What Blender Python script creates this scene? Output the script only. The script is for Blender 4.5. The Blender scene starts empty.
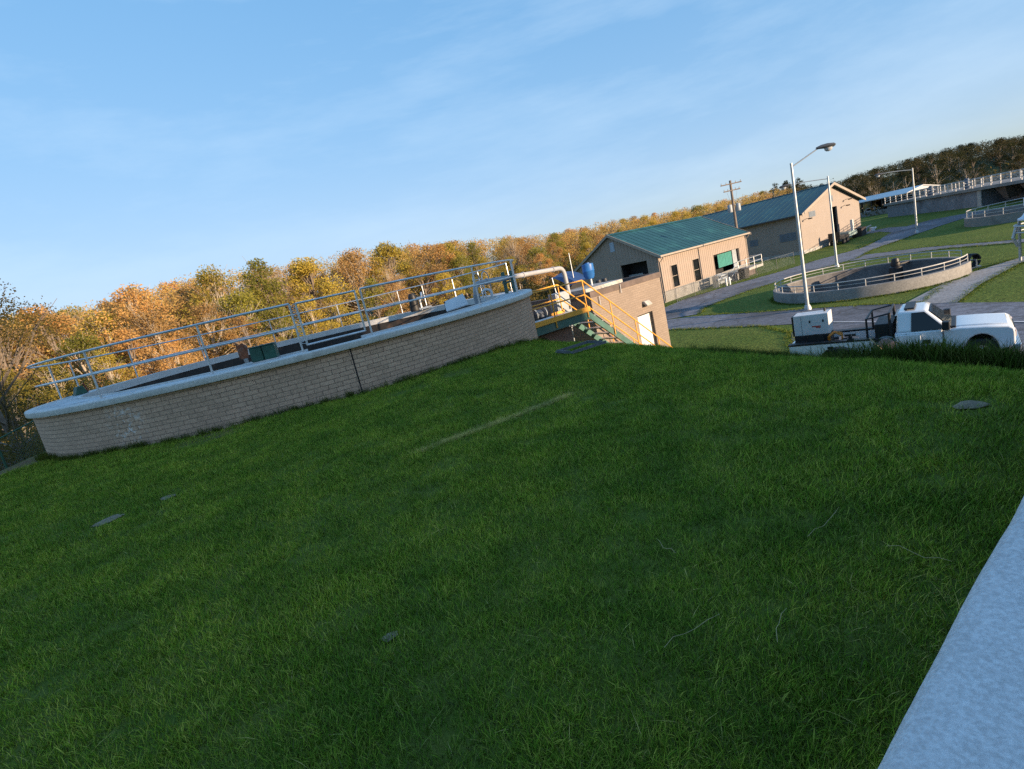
import bpy, bmesh, math, random
import numpy as np
from mathutils import Vector, Matrix
rnd = random.Random(7); RNG = np.random.default_rng(11)
sc = bpy.context.scene
COL = sc.collection
R = math.radians
# All positions are metres; the photographer's eye is the origin, +Y is ahead, z = 0 is eye height.

# ------------------------------------------------------------------ helpers
class MB:
    def __init__(s): s.v=[]; s.f=[]; s.m=[]
    def add(s, vs, fs, mi=0):
        o=len(s.v); s.v+= [tuple(map(float,p)) for p in vs]
        for f in fs: s.f.append(tuple(i+o for i in f)); s.m.append(mi)
    def box(s,x0,x1,y0,y1,z0,z1,mi=0):
        s.add([(x0,y0,z0),(x1,y0,z0),(x1,y1,z0),(x0,y1,z0),(x0,y0,z1),(x1,y0,z1),(x1,y1,z1),(x0,y1,z1)],
              [(3,2,1,0),(4,5,6,7),(0,1,5,4),(1,2,6,5),(2,3,7,6),(3,0,4,7)],mi); return s
    def prism(s,poly,axis,a,b,mi=0):
        """poly in the plane across `axis`, extruded from a to b ('x': (y,z), 'y': (x,z), 'z': (x,y))"""
        def P(p,t): return (t,p[0],p[1]) if axis=='x' else (p[0],t,p[1]) if axis=='y' else (p[0],p[1],t)
        n=len(poly); s.add([P(p,a) for p in poly]+[P(p,b) for p in poly],
            [tuple(range(n))[::-1],tuple(range(n,2*n))]+[(i,(i+1)%n,n+(i+1)%n,n+i) for i in range(n)],mi); return s
    def tube(s,pts,r,n=8,closed=False,mi=0):
        P=[Vector(p) for p in pts]; m=len(P); rr=r if isinstance(r,(list,tuple)) else [r]*m
        vs=[]; up=None
        for i in range(m):
            a=P[(i-1)%m] if (closed or i>0) else P[i]; b=P[(i+1)%m] if (closed or i<m-1) else P[i]
            t=(b-a).normalized()
            if up is None:
                up=Vector((0,0,1)) if abs(t.z)<.9 else Vector((1,0,0))
            x=t.cross(up); 
            if x.length<1e-4: x=t.cross(Vector((0,1,0)))
            x.normalize(); y=x.cross(t).normalized(); up=y
            for k in range(n):
                q=2*math.pi*k/n; vs.append(P[i]+(x*math.cos(q)+y*math.sin(q))*rr[i])
        fs=[]
        for i in range(m if closed else m-1):
            j=(i+1)%m
            for k in range(n): fs.append((i*n+k,i*n+(k+1)%n,j*n+(k+1)%n,j*n+k))
        if not closed: fs+=[tuple(range(n))[::-1],tuple(range((m-1)*n,m*n))]
        s.add(vs,fs,mi); return s
    def cyl(s,p0,p1,r0,r1=None,n=16,mi=0): return s.tube([p0,p1],[r0,r0 if r1 is None else r1],n,mi=mi)
    def lathe(s,prof,c=(0,0,0),n=48,a0=0,a1=360,mi=0,closed_prof=True,cap=True):
        full=abs(a1-a0)>=359.99; m=n if full else n+1; k=len(prof); vs=[]
        for i in range(m):
            a=R(a0+(a1-a0)*i/n)
            for (r,z) in prof: vs.append((c[0]+r*math.cos(a),c[1]+r*math.sin(a),c[2]+z))
        fs=[]
        for i in range(n):
            j=(i+1)%m
            for q in range(k if closed_prof else k-1):
                w=(q+1)%k; fs.append((i*k+q,j*k+q,j*k+w,i*k+w))
        if not full and closed_prof and cap: fs+=[tuple(range(k)),tuple(range((m-1)*k,m*k))[::-1]]
        s.add(vs,fs,mi); return s
    def quad(s,a,b,c,d,mi=0): s.add([a,b,c,d],[(0,1,2,3)],mi); return s
    def build(s,name,mat,parent=None,smooth=False,bevel=0,loc=None,seg=2):
        me=bpy.data.meshes.new(name); me.from_pydata(s.v,[],s.f)
        for mm in (mat if isinstance(mat,(list,tuple)) else [mat]): me.materials.append(mm)
        me.polygons.foreach_set('material_index',s.m)
        bm=bmesh.new(); bm.from_mesh(me); bmesh.ops.recalc_face_normals(bm,faces=bm.faces); bm.to_mesh(me); bm.free()
        o=bpy.data.objects.new(name,me); COL.objects.link(o)
        if parent: o.parent=parent
        if loc: o.location=loc
        if smooth:
            me.polygons.foreach_set('use_smooth',[True]*len(me.polygons))
            try: me.set_sharp_from_angle(angle=R(38))
            except Exception: pass
        if bevel:
            b=o.modifiers.new('bevel','BEVEL'); b.width=bevel; b.segments=seg; b.limit_method='ANGLE'; b.angle_limit=R(35); b.harden_normals=False
        return o
def tag(o,label,cat,group=None):
    o['label']=label; o['category']=cat
    if group: o['group']=group
    return o
def structure(o): o['kind']='structure'; return o
def stuff(o,label,cat): o['kind']='stuff'; o['label']=label; o['category']=cat; return o
def thing(name,label,cat,loc=(0,0,0),rz=0,group=None):
    o=bpy.data.objects.new(name,None); COL.objects.link(o); o.empty_display_size=.3
    o.location=loc; o.rotation_euler=(0,0,R(rz)); return tag(o,label,cat,group)
def dup(root,loc=None,rz=None,scale=None,label=None):
    kids=[c for c in bpy.data.objects if c.parent==root]
    r=root.copy(); COL.objects.link(r)
    if loc is not None: r.location=loc
    if rz is not None: r.rotation_euler=(0,0,R(rz))
    if scale is not None: r.scale=scale
    if label: r['label']=label
    for k in kids:
        c=k.copy(); COL.objects.link(c); c.parent=r
    return r

# ------------------------------------------------------------------ materials
def nodes(name):
    m=bpy.data.materials.new(name); m.use_nodes=True; nt=m.node_tree; nt.nodes.clear()
    out=nt.nodes.new('ShaderNodeOutputMaterial'); b=nt.nodes.new('ShaderNodeBsdfPrincipled')
    nt.links.new(b.outputs[0],out.inputs[0]); return m,nt,b
def N(nt,t,**kw):
    n=nt.nodes.new(t)
    for k,v in kw.items():
        if k in n.inputs: n.inputs[k].default_value=v
        else: setattr(n,k,v)
    return n
def mix(nt,fac,a,b,mode='MIX'):
    n=nt.nodes.new('ShaderNodeMix'); n.data_type='RGBA'; n.blend_type=mode
    for sock,val in ((n.inputs[0],fac),(n.inputs[6],a),(n.inputs[7],b)):
        if hasattr(val,'is_linked') or isinstance(val,bpy.types.NodeSocket): nt.links.new(val,sock)
        elif isinstance(val,(int,float)): sock.default_value=val
        else: sock.default_value=(*val[:3],1)
    return n.outputs[2]
def ramp(nt,src,lo,hi,a=0.0,b=1.0):
    n=nt.nodes.new('ShaderNodeMapRange'); nt.links.new(src,n.inputs[0])
    for i,v in enumerate((lo,hi,a,b)): n.inputs[i+1].default_value=v
    return n.outputs[0]
def noise(nt,scale,detail=4,vec=None,rough=.6):
    n=N(nt,'ShaderNodeTexNoise',Scale=scale,Detail=detail,Roughness=rough)
    if vec is None:
        tc=nt.nodes.new('ShaderNodeTexCoord'); vec=tc.outputs['Object']
    nt.links.new(vec,n.inputs['Vector']); return n.outputs[0]
def bump(nt,b,h,strength=.3,dist=.02):
    n=N(nt,'ShaderNodeBump',Strength=strength,Distance=dist); nt.links.new(h,n.inputs['Height']); nt.links.new(n.outputs[0],b.inputs['Normal'])
def mat(name,col,rough=.6,metal=0,var=.18,scale=2.5,fine=.12,bmp=0,bs=60,dirt=None,coat=0,dscale=1.2,dlo=.52,dhi=.72):
    m,nt,b=nodes(name)
    a=tuple(c*(1-var) for c in col); c2=tuple(min(1,c*(1+var)) for c in col)
    c=mix(nt,ramp(nt,noise(nt,scale),.3,.7),a,c2)
    if fine: c=mix(nt,fine,c,mix(nt,ramp(nt,noise(nt,scale*14,3),.35,.65),(0,0,0),(1,1,1)),'OVERLAY')
    if dirt: c=mix(nt,ramp(nt,noise(nt,dscale,6,rough=.7),dlo,dhi),c,dirt)
    nt.links.new(c,b.inputs['Base Color']); b.inputs['Roughness'].default_value=rough; b.inputs['Metallic'].default_value=metal
    if coat: b.inputs['Coat Weight'].default_value=coat
    if bmp: bump(nt,b,noise(nt,bs,5),bmp,.01)
    return m
def brick(name,c1,c2,mort,cyl_r=None,bw=.203,bh=.067,splash=None):
    m,nt,b=nodes(name); tc=nt.nodes.new('ShaderNodeTexCoord'); sp=nt.nodes.new('ShaderNodeSeparateXYZ'); nt.links.new(tc.outputs['Object'],sp.inputs[0])
    cb=nt.nodes.new('ShaderNodeCombineXYZ')
    if cyl_r:
        at=N(nt,'ShaderNodeMath',operation='ARCTAN2'); nt.links.new(sp.outputs[1],at.inputs[0]); nt.links.new(sp.outputs[0],at.inputs[1])
        mu=N(nt,'ShaderNodeMath',operation='MULTIPLY'); nt.links.new(at.outputs[0],mu.inputs[0]); mu.inputs[1].default_value=cyl_r; u=mu.outputs[0]
    else:
        ad=N(nt,'ShaderNodeMath',operation='ADD'); nt.links.new(sp.outputs[0],ad.inputs[0]); nt.links.new(sp.outputs[1],ad.inputs[1]); u=ad.outputs[0]
    nt.links.new(u,cb.inputs[0]); nt.links.new(sp.outputs[2],cb.inputs[1])
    # slightly wandering courses
    nz=N(nt,'ShaderNodeTexNoise',Scale=1.3,Detail=2); nt.links.new(cb.outputs[0],nz.inputs['Vector'])
    off=N(nt,'ShaderNodeVectorMath',operation='SCALE'); nt.links.new(nz.outputs['Color'],off.inputs[0]); off.inputs['Scale'].default_value=.012
    av=N(nt,'ShaderNodeVectorMath',operation='ADD'); nt.links.new(cb.outputs[0],av.inputs[0]); nt.links.new(off.outputs[0],av.inputs[1])
    t=N(nt,'ShaderNodeTexBrick',Scale=1.0); t.offset=.5
    t.inputs['Brick Width'].default_value=bw; t.inputs['Row Height'].default_value=bh; t.inputs['Mortar Size'].default_value=.0065; t.inputs['Mortar Smooth'].default_value=.25; t.inputs['Bias'].default_value=-.1
    t.inputs['Color1'].default_value=(*c1,1); t.inputs['Color2'].default_value=(*c2,1); t.inputs['Mortar'].default_value=(*mort,1)
    nt.links.new(av.outputs[0],t.inputs['Vector'])
    c=mix(nt,ramp(nt,noise(nt,.7,5,tc.outputs['Object']),.35,.7,0,.55),t.outputs['Color'],tuple(x*.62 for x in c1))
    c=mix(nt,.22,c,mix(nt,ramp(nt,noise(nt,25,3,tc.outputs['Object']),.3,.7),(0,0,0),(1,1,1)),'OVERLAY')
    # pale stain fading out from each given point, broken by noise
    if splash:
        for (q,rad) in splash:
            d=N(nt,'ShaderNodeVectorMath',operation='DISTANCE'); nt.links.new(tc.outputs['Object'],d.inputs[0]); d.inputs[1].default_value=q
            n1=noise(nt,7,5,tc.outputs['Object'],.75)
            ms=N(nt,'ShaderNodeMath',operation='MULTIPLY'); nt.links.new(ramp(nt,d.outputs['Value'],0,rad,1,0),ms.inputs[0]); nt.links.new(ramp(nt,n1,.53,.60),ms.inputs[1])
            c=mix(nt,ms.outputs[0],c,(.80,.77,.74))
    nt.links.new(c,b.inputs['Base Color']); b.inputs['Roughness'].default_value=.85
    bump(nt,b,t.outputs['Fac'],-.6,.008)
    return m

M={}
M['coping']=mat('weathered_concrete',(.62,.61,.585),.8,var=.10,scale=1.6,fine=.2,bmp=.2,bs=35,dirt=(.38,.36,.33),dscale=2.2,dlo=.56,dhi=.78)
M['deckc']=mat('launder_concrete',(.52,.53,.54),.75,var=.2,scale=1.2,fine=.2,bmp=.3,dirt=(.2,.2,.19),dscale=1.8)
M['conc']=mat('old_concrete',(.215,.21,.20),.9,var=.16,scale=.8,fine=.18,bmp=.15,bs=18,dirt=(.13,.125,.115),dscale=.9)
M['conc_l']=mat('pale_concrete',(.38,.37,.35),.9,var=.2,scale=1,fine=.25,bmp=.3,dirt=(.25,.23,.2))
M['whitepaint']=mat('chipped_white_coating',(.66,.64,.64),.85,var=.04,scale=9,fine=.3,bmp=.5,bs=260,dirt=(.53,.51,.50),dscale=90,dlo=.5,dhi=.7)
M['steel']=mat('galvanised_steel',(.52,.54,.56),.38,.75,var=.2,scale=3)
M['alu']=mat('aluminium_rail',(.62,.63,.64),.4,.7,var=.15,scale=4)
M['railwhite']=mat('white_rail_paint',(.45,.45,.44),.6,var=.2,scale=4,dirt=(.35,.30,.25))
M['yellow']=mat('yellow_safety_paint',(.72,.33,.035),.5,var=.15,scale=5,dirt=(.42,.2,.06),dscale=4,dlo=.6,dhi=.75)
M['green_st']=mat('green_steel_paint',(.04,.115,.095),.55,var=.25,scale=3,dirt=(.10,.12,.09))
M['green_bx']=mat('dark_green_plastic',(.012,.075,.05),.45,var=.3,scale=4)
M['rust']=mat('rusty_iron',(.22,.075,.035),.9,var=.45,scale=9,fine=.4,dirt=(.3,.26,.22),dscale=5)
M['sludge']=mat('sludge_water',(.026,.02,.015),.8,var=.5,scale=3,fine=.3,bmp=.8,bs=9)
M['siding_a']=mat('tan_metal_siding',(.30,.24,.20),.5,.0,var=.06,scale=1.2,fine=.06,dirt=(.38,.30,.235),dscale=.8,dlo=.6,dhi=.9)
M['roofgreen']=mat('green_metal_roof',(.013,.060,.064),.45,.1,var=.14,scale=.5,fine=.08,dirt=(.03,.12,.11),dscale=.5)
M['trim']=mat('tan_trim',(.32,.27,.225),.5,var=.1)
M['dark']=mat('dark_interior',(.012,.013,.016),.8,var=.4,scale=3)
M['glass']=mat('dark_window_glass',(.010,.012,.014),.06,.0,var=.4,scale=.6,fine=0)
M['louver']=mat('grey_louver',(.13,.16,.20),.6,var=.15)
M['whitem']=mat('white_metal',(.60,.61,.62),.45,var=.07,scale=3,dirt=(.5,.48,.45),dscale=2,dlo=.62,dhi=.85)
M['pipe']=mat('pale_grey_pipe',(.33,.33,.345),.45,var=.12,scale=2,dirt=(.4,.4,.4),dscale=3,dlo=.6,dhi=.8)
M['teal']=mat('teal_door_paint',(.045,.215,.19),.5,var=.12,scale=1)
M['blue']=mat('blue_plastic',(.018,.12,.36),.45,var=.15,scale=3)
M['tarp']=mat('blue_tarpaulin',(.02,.055,.16),.6,var=.3,scale=2.5,bmp=.6,bs=6)
M['black']=mat('black_steel',(.014,.014,.016),.5,var=.3)
M['rubber']=mat('tyre_rubber',(.016,.016,.017),.85,var=.3)
M['truck']=mat('white_truck_paint',(.74,.77,.79),.22,var=.03,scale=1.5,fine=.04,coat=.6,dirt=(.55,.55,.53),dscale=1.6,dlo=.62,dhi=.95)
M['chrome']=mat('bright_metal',(.65,.66,.68),.18,.9,var=.1)
M['orange']=mat('orange_hose',(.62,.22,.02),.5,var=.3,scale=9)
M['woodpole']=mat('grey_timber_pole',(.17,.14,.12),.9,var=.3,scale=4,fine=.3)
M['lampgrey']=mat('grey_lamp_metal',(.40,.43,.45),.45,.4,var=.1)
M['greygreen']=mat('grey_green_steel',(.20,.27,.27),.6,var=.2)
M['grey']=mat('grey_enamel',(.28,.31,.34),.5,var=.15)
M['brown']=mat('brown_concrete',(.115,.088,.078),.9,var=.3,scale=1.5,dirt=(.12,.09,.08))
M['stone']=mat('field_stone',(.21,.165,.11),.95,var=.3,scale=9,fine=.4,bmp=.6)
M['soil']=mat('bare_soil',(.14,.09,.06),.95,var=.4,scale=4,fine=.4,bmp=.8,bs=12)
M['clearmark']=mat('red_marking',(.45,.05,.05),.5)
M['chain']=mat('chain_link_wire',(.20,.22,.22),.5,.6)
M['vinyl']=mat('green_vinyl_fence',(.03,.10,.06),.5,var=.2)
M['asphalt']=mat('old_asphalt',(.15,.16,.19),.9,var=.16,scale=.35,fine=.35,bmp=.5,bs=30,dirt=(.07,.075,.086),dscale=.22,dlo=.5,dhi=.62)
def cracked(m,sc_):
    nt=m.node_tree; b=[n for n in nt.nodes if n.type=='BSDF_PRINCIPLED'][0]; l=b.inputs['Base Color'].links[0]; src=l.from_socket; tc=nt.nodes.new('ShaderNodeTexCoord')
    nz=N(nt,'ShaderNodeTexNoise',Scale=.8,Detail=5); nt.links.new(tc.outputs['Object'],nz.inputs['Vector']); ad=N(nt,'ShaderNodeVectorMath',operation='MULTIPLY_ADD'); nt.links.new(nz.outputs['Color'],ad.inputs[0]); ad.inputs[1].default_value=(1.6,1.6,0); nt.links.new(tc.outputs['Object'],ad.inputs[2])
    v=N(nt,'ShaderNodeTexVoronoi',Scale=sc_); v.feature='DISTANCE_TO_EDGE'; nt.links.new(ad.outputs[0],v.inputs['Vector'])
    v2=N(nt,'ShaderNodeTexVoronoi',Scale=.11); v2.feature='F1'; nt.links.new(ad.outputs[0],v2.inputs['Vector']); bw=nt.nodes.new('ShaderNodeSeparateColor'); nt.links.new(v2.outputs['Color'],bw.inputs[0])
    c=mix(nt,ramp(nt,bw.outputs[0],.55,.6,0,.35),src,(.06,.064,.075)); c=mix(nt,ramp(nt,v.outputs['Distance'],.0,.018,.75,0),c,(.03,.03,.032)); nt.links.new(c,b.inputs['Base Color'])
cracked(M['asphalt'],.28)
M['walk']=mat('concrete_walk',(.30,.29,.285),.9,var=.14,scale=.6,fine=.3,bmp=.3,dirt=(.21,.2,.195))
M['linepaint']=mat('white_road_paint',(.62,.62,.62),.7,var=.15,scale=4,dirt=(.3,.3,.3),dscale=3)
M['bark']=mat('tree_bark',(.17,.135,.105),.95,var=.35,scale=5)
M['barkpale']=mat('pale_tree_bark',(.33,.28,.22),.95,var=.3,scale=5)
# ------------------------------------------------------------------ terrain
POLY=np.array([(1.2,16.4),(2.4,13.0),(3.2,10.2),(4.0,7.3),(4.7,4.8),(6.8,3.6),(12,2.2),(17,-3),(15,-18),(-12,-20),(-19,-6),(-14,5),(-11.6,9.2),(-14.6,14),(-15.6,20),(-11,26),(-5,27),(-1.0,22.5)])
TA=(-6.36,18.88); TB=(5.25,-5.8); TC=(23.2,33.8); TD=(53.2,52.0)     # centres of the round tanks
def ss(t): t=np.clip(t,0,1); return t*t*(3-2*t)
def sdist(X,Y):
    d=np.full(X.shape,1e9); ins=np.zeros(X.shape,bool); n=len(POLY)
    for i in range(n):
        a=POLY[i]; b=POLY[(i+1)%n]; e=b-a
        t=np.clip(((X-a[0])*e[0]+(Y-a[1])*e[1])/(e@e),0,1)
        d=np.minimum(d,np.hypot(X-a[0]-t*e[0],Y-a[1]-t*e[1]))
        ins^=((a[1]>Y)!=(b[1]>Y))&(X<(b[0]-a[0])*(Y-a[1])/(b[1]-a[1]+1e-12)+a[0])
    return np.where(ins,-d,d)
def plain(X,Y):
    z=-5.6+.9*ss((X-44)/26)*ss((Y+40)/60)
    r=np.hypot(X,Y); hd=np.degrees(np.arctan2(X,Y))
    z=z-.12*np.exp(-((X-13)**2+(Y-16)**2)/70); r0=np.interp(hd,[18,30],[85,135]); k=np.where(Y>0,1,0)*np.interp(hd,[40,62],[1,0])
    z=z+np.minimum(np.maximum(r-r0,0),240)*.045*k*ss((r-r0)/40)
    p=X*.574+Y*.819; s=-.819*X+.574*Y
    z=z+20.5*np.exp(-((s+62)/20)**2)*ss((p+95)/30)*ss((20.0-p)/9)  # added unseen ridge behind right, shaped to shade the bank and brick tank
    z=z+66*np.exp(-((s+290)/95)**2)*ss((p-172)/45)*ss((620-p)/120)  # added unseen ridge far right, blocks the sun from the wooded hillside
    return z
def gz(X,Y):
    X=np.atleast_1d(np.asarray(X,float)); Y=np.atleast_1d(np.asarray(Y,float))
    u=np.maximum(sdist(X,Y)+2.4,0); uk=.56/.12
    f=np.where(u<uk,.06*u*u,.06*uk*uk+.56*(u-uk))
    m=-1.6-.022*np.clip(Y-3,0,12)-f+.025*np.sin(X*1.3+Y*.7)*np.sin(Y*1.1-X*.4)
    p=plain(X,Y); h=np.clip(.5+(m-p),0,1)
    return p*(1-h)+m*h+.5*h*(1-h)
def g1(x,y): return float(gz(x,y)[0])

def axis(lo,hi,a,b,st):
    c=list(np.arange(a,b+1e-6,st)); d=st; x=b
    while x<hi: d*=1.12; x+=d; c.append(x)
    d=st; x=a; pre=[]
    while x>lo: d*=1.12; x-=d; pre.append(x)
    return np.array(pre[::-1]+c)
ax=axis(-900,900,-16,60,.3); ay=axis(-300,1100,-8,64,.3)
GX,GY=np.meshgrid(ax,ay); Z=gz(GX.ravel(),GY.ravel()); nx,ny=len(ax),len(ay)
fi=(np.arange(ny-1)[:,None]*nx+np.arange(nx-1)[None,:]).ravel()
cx=(GX[:-1,:-1]+GX[1:,1:]).ravel()/2; cy=(GY[:-1,:-1]+GY[1:,1:]).ravel()/2
keep=np.ones(len(fi),bool)
for (c,r) in ((TA,7.3),(TC,5.02),(TD,5.25)): keep&=np.hypot(cx-c[0],cy-c[1])>r
fi=fi[keep]; F=np.stack([fi,fi+1,fi+nx+1,fi+nx],1)
me=bpy.data.meshes.new('ground'); me.vertices.add(nx*ny); me.vertices.foreach_set('co',np.stack([GX.ravel(),GY.ravel(),Z],1).ravel())
me.loops.add(F.size); me.loops.foreach_set('vertex_index',F.ravel().astype(np.int32))
me.polygons.add(len(F)); me.polygons.foreach_set('loop_start',np.arange(0,F.size,4,dtype=np.int32)); me.polygons.foreach_set('use_smooth',np.ones(len(F),bool)); me.update(calc_edges=True)
ca=me.color_attributes.new('kinds','FLOAT_COLOR','POINT')
r_=np.hypot(GX,GY).ravel(); hd=np.degrees(np.arctan2(GX,GY)).ravel()
wstart=np.interp(hd,[-60,-48,-25,-5,8,20,30,48,70],[30,45,58,82,98,122,138,138,138])
forest=np.clip((r_-wstart)/8,0,1)*(GY.ravel()>0)
dirt=np.zeros_like(forest)
for (x,y,rr) in ((-13.5,13.5,2.2),(-16,16,3),(2.6,18.0,1.6),(1.6,17.4,1.2),(-6,11,.8),(-9.3,11.3,.7)): dirt=np.maximum(dirt,np.clip(1.3-np.hypot(GX.ravel()-x,GY.ravel()-y)/rr,0,1))
mound=(sdist(GX.ravel(),GY.ravel())<6.5).astype(float)
cc=np.stack([forest,dirt,mound,np.ones_like(forest)],1); ca.data.foreach_set('color',cc.astype(np.float32).ravel())
m,nt,b=nodes('lawn_ground'); at=N(nt,'ShaderNodeAttribute',attribute_name='kinds'); sp=nt.nodes.new('ShaderNodeSeparateColor'); nt.links.new(at.outputs['Color'],sp.inputs[0])
lawn=mix(nt,ramp(nt,noise(nt,.22,5,rough=.7),.35,.68),(.095,.140,.026),(.135,.165,.036))
lawn=mix(nt,.7,lawn,mix(nt,ramp(nt,noise(nt,6,6,rough=.8),.32,.7),(0,0,0),(1,1,1)),'OVERLAY')
lawn=mix(nt,ramp(nt,noise(nt,.45,5),.62,.8,0,.5),lawn,(.135,.13,.05))
lawn=mix(nt,sp.outputs[2],lawn,mix(nt,ramp(nt,noise(nt,3,5),.35,.65),(.075,.115,.018),(.125,.145,.030)))
flo=mix(nt,ramp(nt,noise(nt,.3,5),.35,.65),(.055,.045,.022),(.07,.085,.03)); c=mix(nt,sp.outputs[0],lawn,flo)
dn=N(nt,'ShaderNodeMath',operation='MULTIPLY'); nt.links.new(sp.outputs[1],dn.inputs[0]); nt.links.new(ramp(nt,noise(nt,2.2,5),.3,.55),dn.inputs[1])
c=mix(nt,dn.outputs[0],c,mix(nt,noise(nt,9,4),(.12,.07,.045),(.24,.15,.10)))
nt.links.new(c,b.inputs['Base Color']); b.inputs['Roughness'].default_value=1; b.inputs['Specular IOR Level'].default_value=.1; bump(nt,b,noise(nt,9,5),.8,.05)
me.materials.append(m); go=bpy.data.objects.new('ground',me); COL.objects.link(go); structure(go)

# ------------------------------------------------------------------ roads
def resample(P,n):
    P=np.array(P,float); d=np.r_[0,np.cumsum(np.hypot(*np.diff(P,axis=0).T))]; t=np.linspace(0,d[-1],n)
    return np.stack([np.interp(t,d,P[:,0]),np.interp(t,d,P[:,1])],1)
def ribbon(name,A,B,m,off,n=60,k=14,kind=True,holes=()):
    A=resample(A,n);B=resample(B,n); t=np.linspace(0,1,k)[None,:,None]; P=A[:,None]*(1-t)+B[:,None]*t
    z=gz(P[...,0].ravel(),P[...,1].ravel())+off; q=MB()
    q.add(np.c_[P.reshape(-1,2),z],[(i*k+j,i*k+j+1,(i+1)*k+j+1,(i+1)*k+j) for i in range(n-1) for j in range(k-1)])
    o=q.build(name,m); return structure(o) if kind else o
ribbon('service_road',[(5,50),(11.96,38.4),(13.7,36.9),(15.9,32.8),(18.9,27.8),(19.9,24.9),(20.9,21.2),(22.5,12),(26,-6)],
       [(4,44),(10.5,34.1),(13.7,28.5),(15.5,26),(16.5,23),(17.6,20.6),(18.3,18.5),(19.5,12),(23,-6)],M['asphalt'],.024)
ribbon('parking_pavement',[(15.4,26.2),(16.5,23),(17.6,20.6),(18.4,18.2),(19.5,12),(23,-6)],[(13.6,25.3),(11.2,20.8),(10.7,17.4),(11.3,13.6),(13.2,9.2),(17,-4)],M['asphalt'],.016)
ribbon('side_road',[(8.5,44.5),(14,45.75),(16.7,48.6),(22,51.2),(28.3,53.4),(33,56),(40.1,58.4),(46,63.6),(49.3,66.8),(54,70),(57,69.5),(58.2,66.5),(60,60),(63,48)],
       [(11,39),(14.06,37.8),(15.4,40.3),(18.1,42.4),(20.9,44.3),(24.5,46),(33.6,49.5),(37.8,53.7),(42.5,56.5),(47.2,59.5),(51.3,61.3),(54.9,62),(57.5,59.5),(60,48)],M['asphalt'],.032,n=110)
ribbon('back_road',[(50.5,80),(54,77),(55.2,74.5),(54.2,70)],[(49,78.5),(51.7,75),(52.5,72.5),(50.5,67.6)],M['asphalt'],.020)
ribbon('access_road',[(34.3,53.5),(35.5,50.9),(37.2,46.2),(37.6,38.3),(37.8,23)],[(31.5,50.3),(33.2,47.0),(35.7,42.4),(36.2,36.9),(36.4,23)],M['asphalt'],.028)
ribbon('footpath',[(19.3,25.6),(25.7,29.7),(27.1,29.95),(30.3,30.9),(34,32.2)],[(20.3,23.6),(23.9,26.3),(28.9,29.3),(31,30.0),(34,31)],M['walk'],.036,k=8)
def line(name,P,w):
    P=np.array(P,float); d=P[1]-P[0]; d/=np.hypot(*d); n_=np.array([-d[1],d[0]])*w/2
    return ribbon(name,[P[0]+n_,P[1]+n_],[P[0]-n_,P[1]-n_],M['linepaint'],.042,n=24,k=3)
line('road_marking',[(15.75,25.4),(18.6,17.8)],.12); line('road_marking',[(18.6,17.75),(22,5)],.12)
for (a,b_) in (((17.9,19.9),(15.2,17.6)),((19.1,16.6),(16.3,14.6)),((16.8,22.7),(14.3,20.4))): line('road_marking',[a,b_],.11)

# ------------------------------------------------------------------ grass (blades too many to count)
def tuft(name,n,rad,hmin,hmax,w,lean,cols,seg=3):
    V=[];F_=[];C=[]
    for i in range(n):
        a=RNG.uniform(0,6.283); q=rad*math.sqrt(RNG.uniform()); x,y=q*math.cos(a),q*math.sin(a)
        h=RNG.uniform(hmin,hmax); t=RNG.uniform(0,6.283); l=lean*RNG.uniform(.2,1.3)*h; dx,dy=math.cos(t),math.sin(t); px,py=-dy,dx
        u=RNG.uniform(-.8,.8); px,py=px*math.cos(u)-py*math.sin(u),px*math.sin(u)+py*math.cos(u)
        ww=w*RNG.uniform(.7,1.3); o=len(V); col=cols[int(RNG.integers(len(cols)))]; v=RNG.uniform(.75,1.25)
        for k in range(seg):
            f=k/seg; W=ww*(1-.55*f); zz=h*(f-.18*f*f*lean); V+=[(x+dx*l*f*f-px*W/2,y+dy*l*f*f-py*W/2,zz-.02),(x+dx*l*f*f+px*W/2,y+dy*l*f*f+py*W/2,zz-.02)]; C+=[tuple(c*v for c in col)]*2
        V.append((x+dx*l,y+dy*l,h*(1-.18*lean)-.02)); C.append(tuple(c*v for c in col))
        for k in range(seg-1): F_.append((o+2*k,o+2*k+1,o+2*k+3,o+2*k+2))
        F_.append((o+2*seg-2,o+2*seg-1,o+2*seg))
    me=bpy.data.meshes.new(name); me.from_pydata(V,[],F_); ca=me.color_attributes.new('blade','FLOAT_COLOR','POINT')
    ca.data.foreach_set('color',np.c_[np.array(C),np.ones(len(C))].astype(np.float32).ravel())
    me.polygons.foreach_set('use_smooth',[True]*len(me.polygons))
    return bpy.data.objects.new(name,me)
m,nt,b=nodes('grass_blade'); at=N(nt,'ShaderNodeAttribute',attribute_name='blade')
ge=nt.nodes.new('ShaderNodeNewGeometry')
hz=mix(nt,ramp(nt,noise(nt,.55,4,ge.outputs['Position'],.7),.38,.66),(.80,.86,.8),(1.16,1.08,1.0)); hz2=mix(nt,ramp(nt,noise(nt,2.3,3,ge.outputs['Position']),.35,.65),(.70,.78,.75),(1.28,1.18,1.05))
c=mix(nt,1,mix(nt,1,at.outputs['Color'],hz,'MULTIPLY'),hz2,'MULTIPLY')
nt.links.new(c,b.inputs['Base Color']); b.inputs['Roughness'].default_value=.85; b.inputs['Specular IOR Level'].default_value=.06
M['blade']=m
G1=[(.195,.300,.030),(.265,.360,.040),(.120,.200,.020),(.370,.390,.075),(.130,.255,.024)]
GD=[(.46,.38,.13),(.52,.43,.17),(.38,.34,.10),(.14,.22,.04)]
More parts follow.
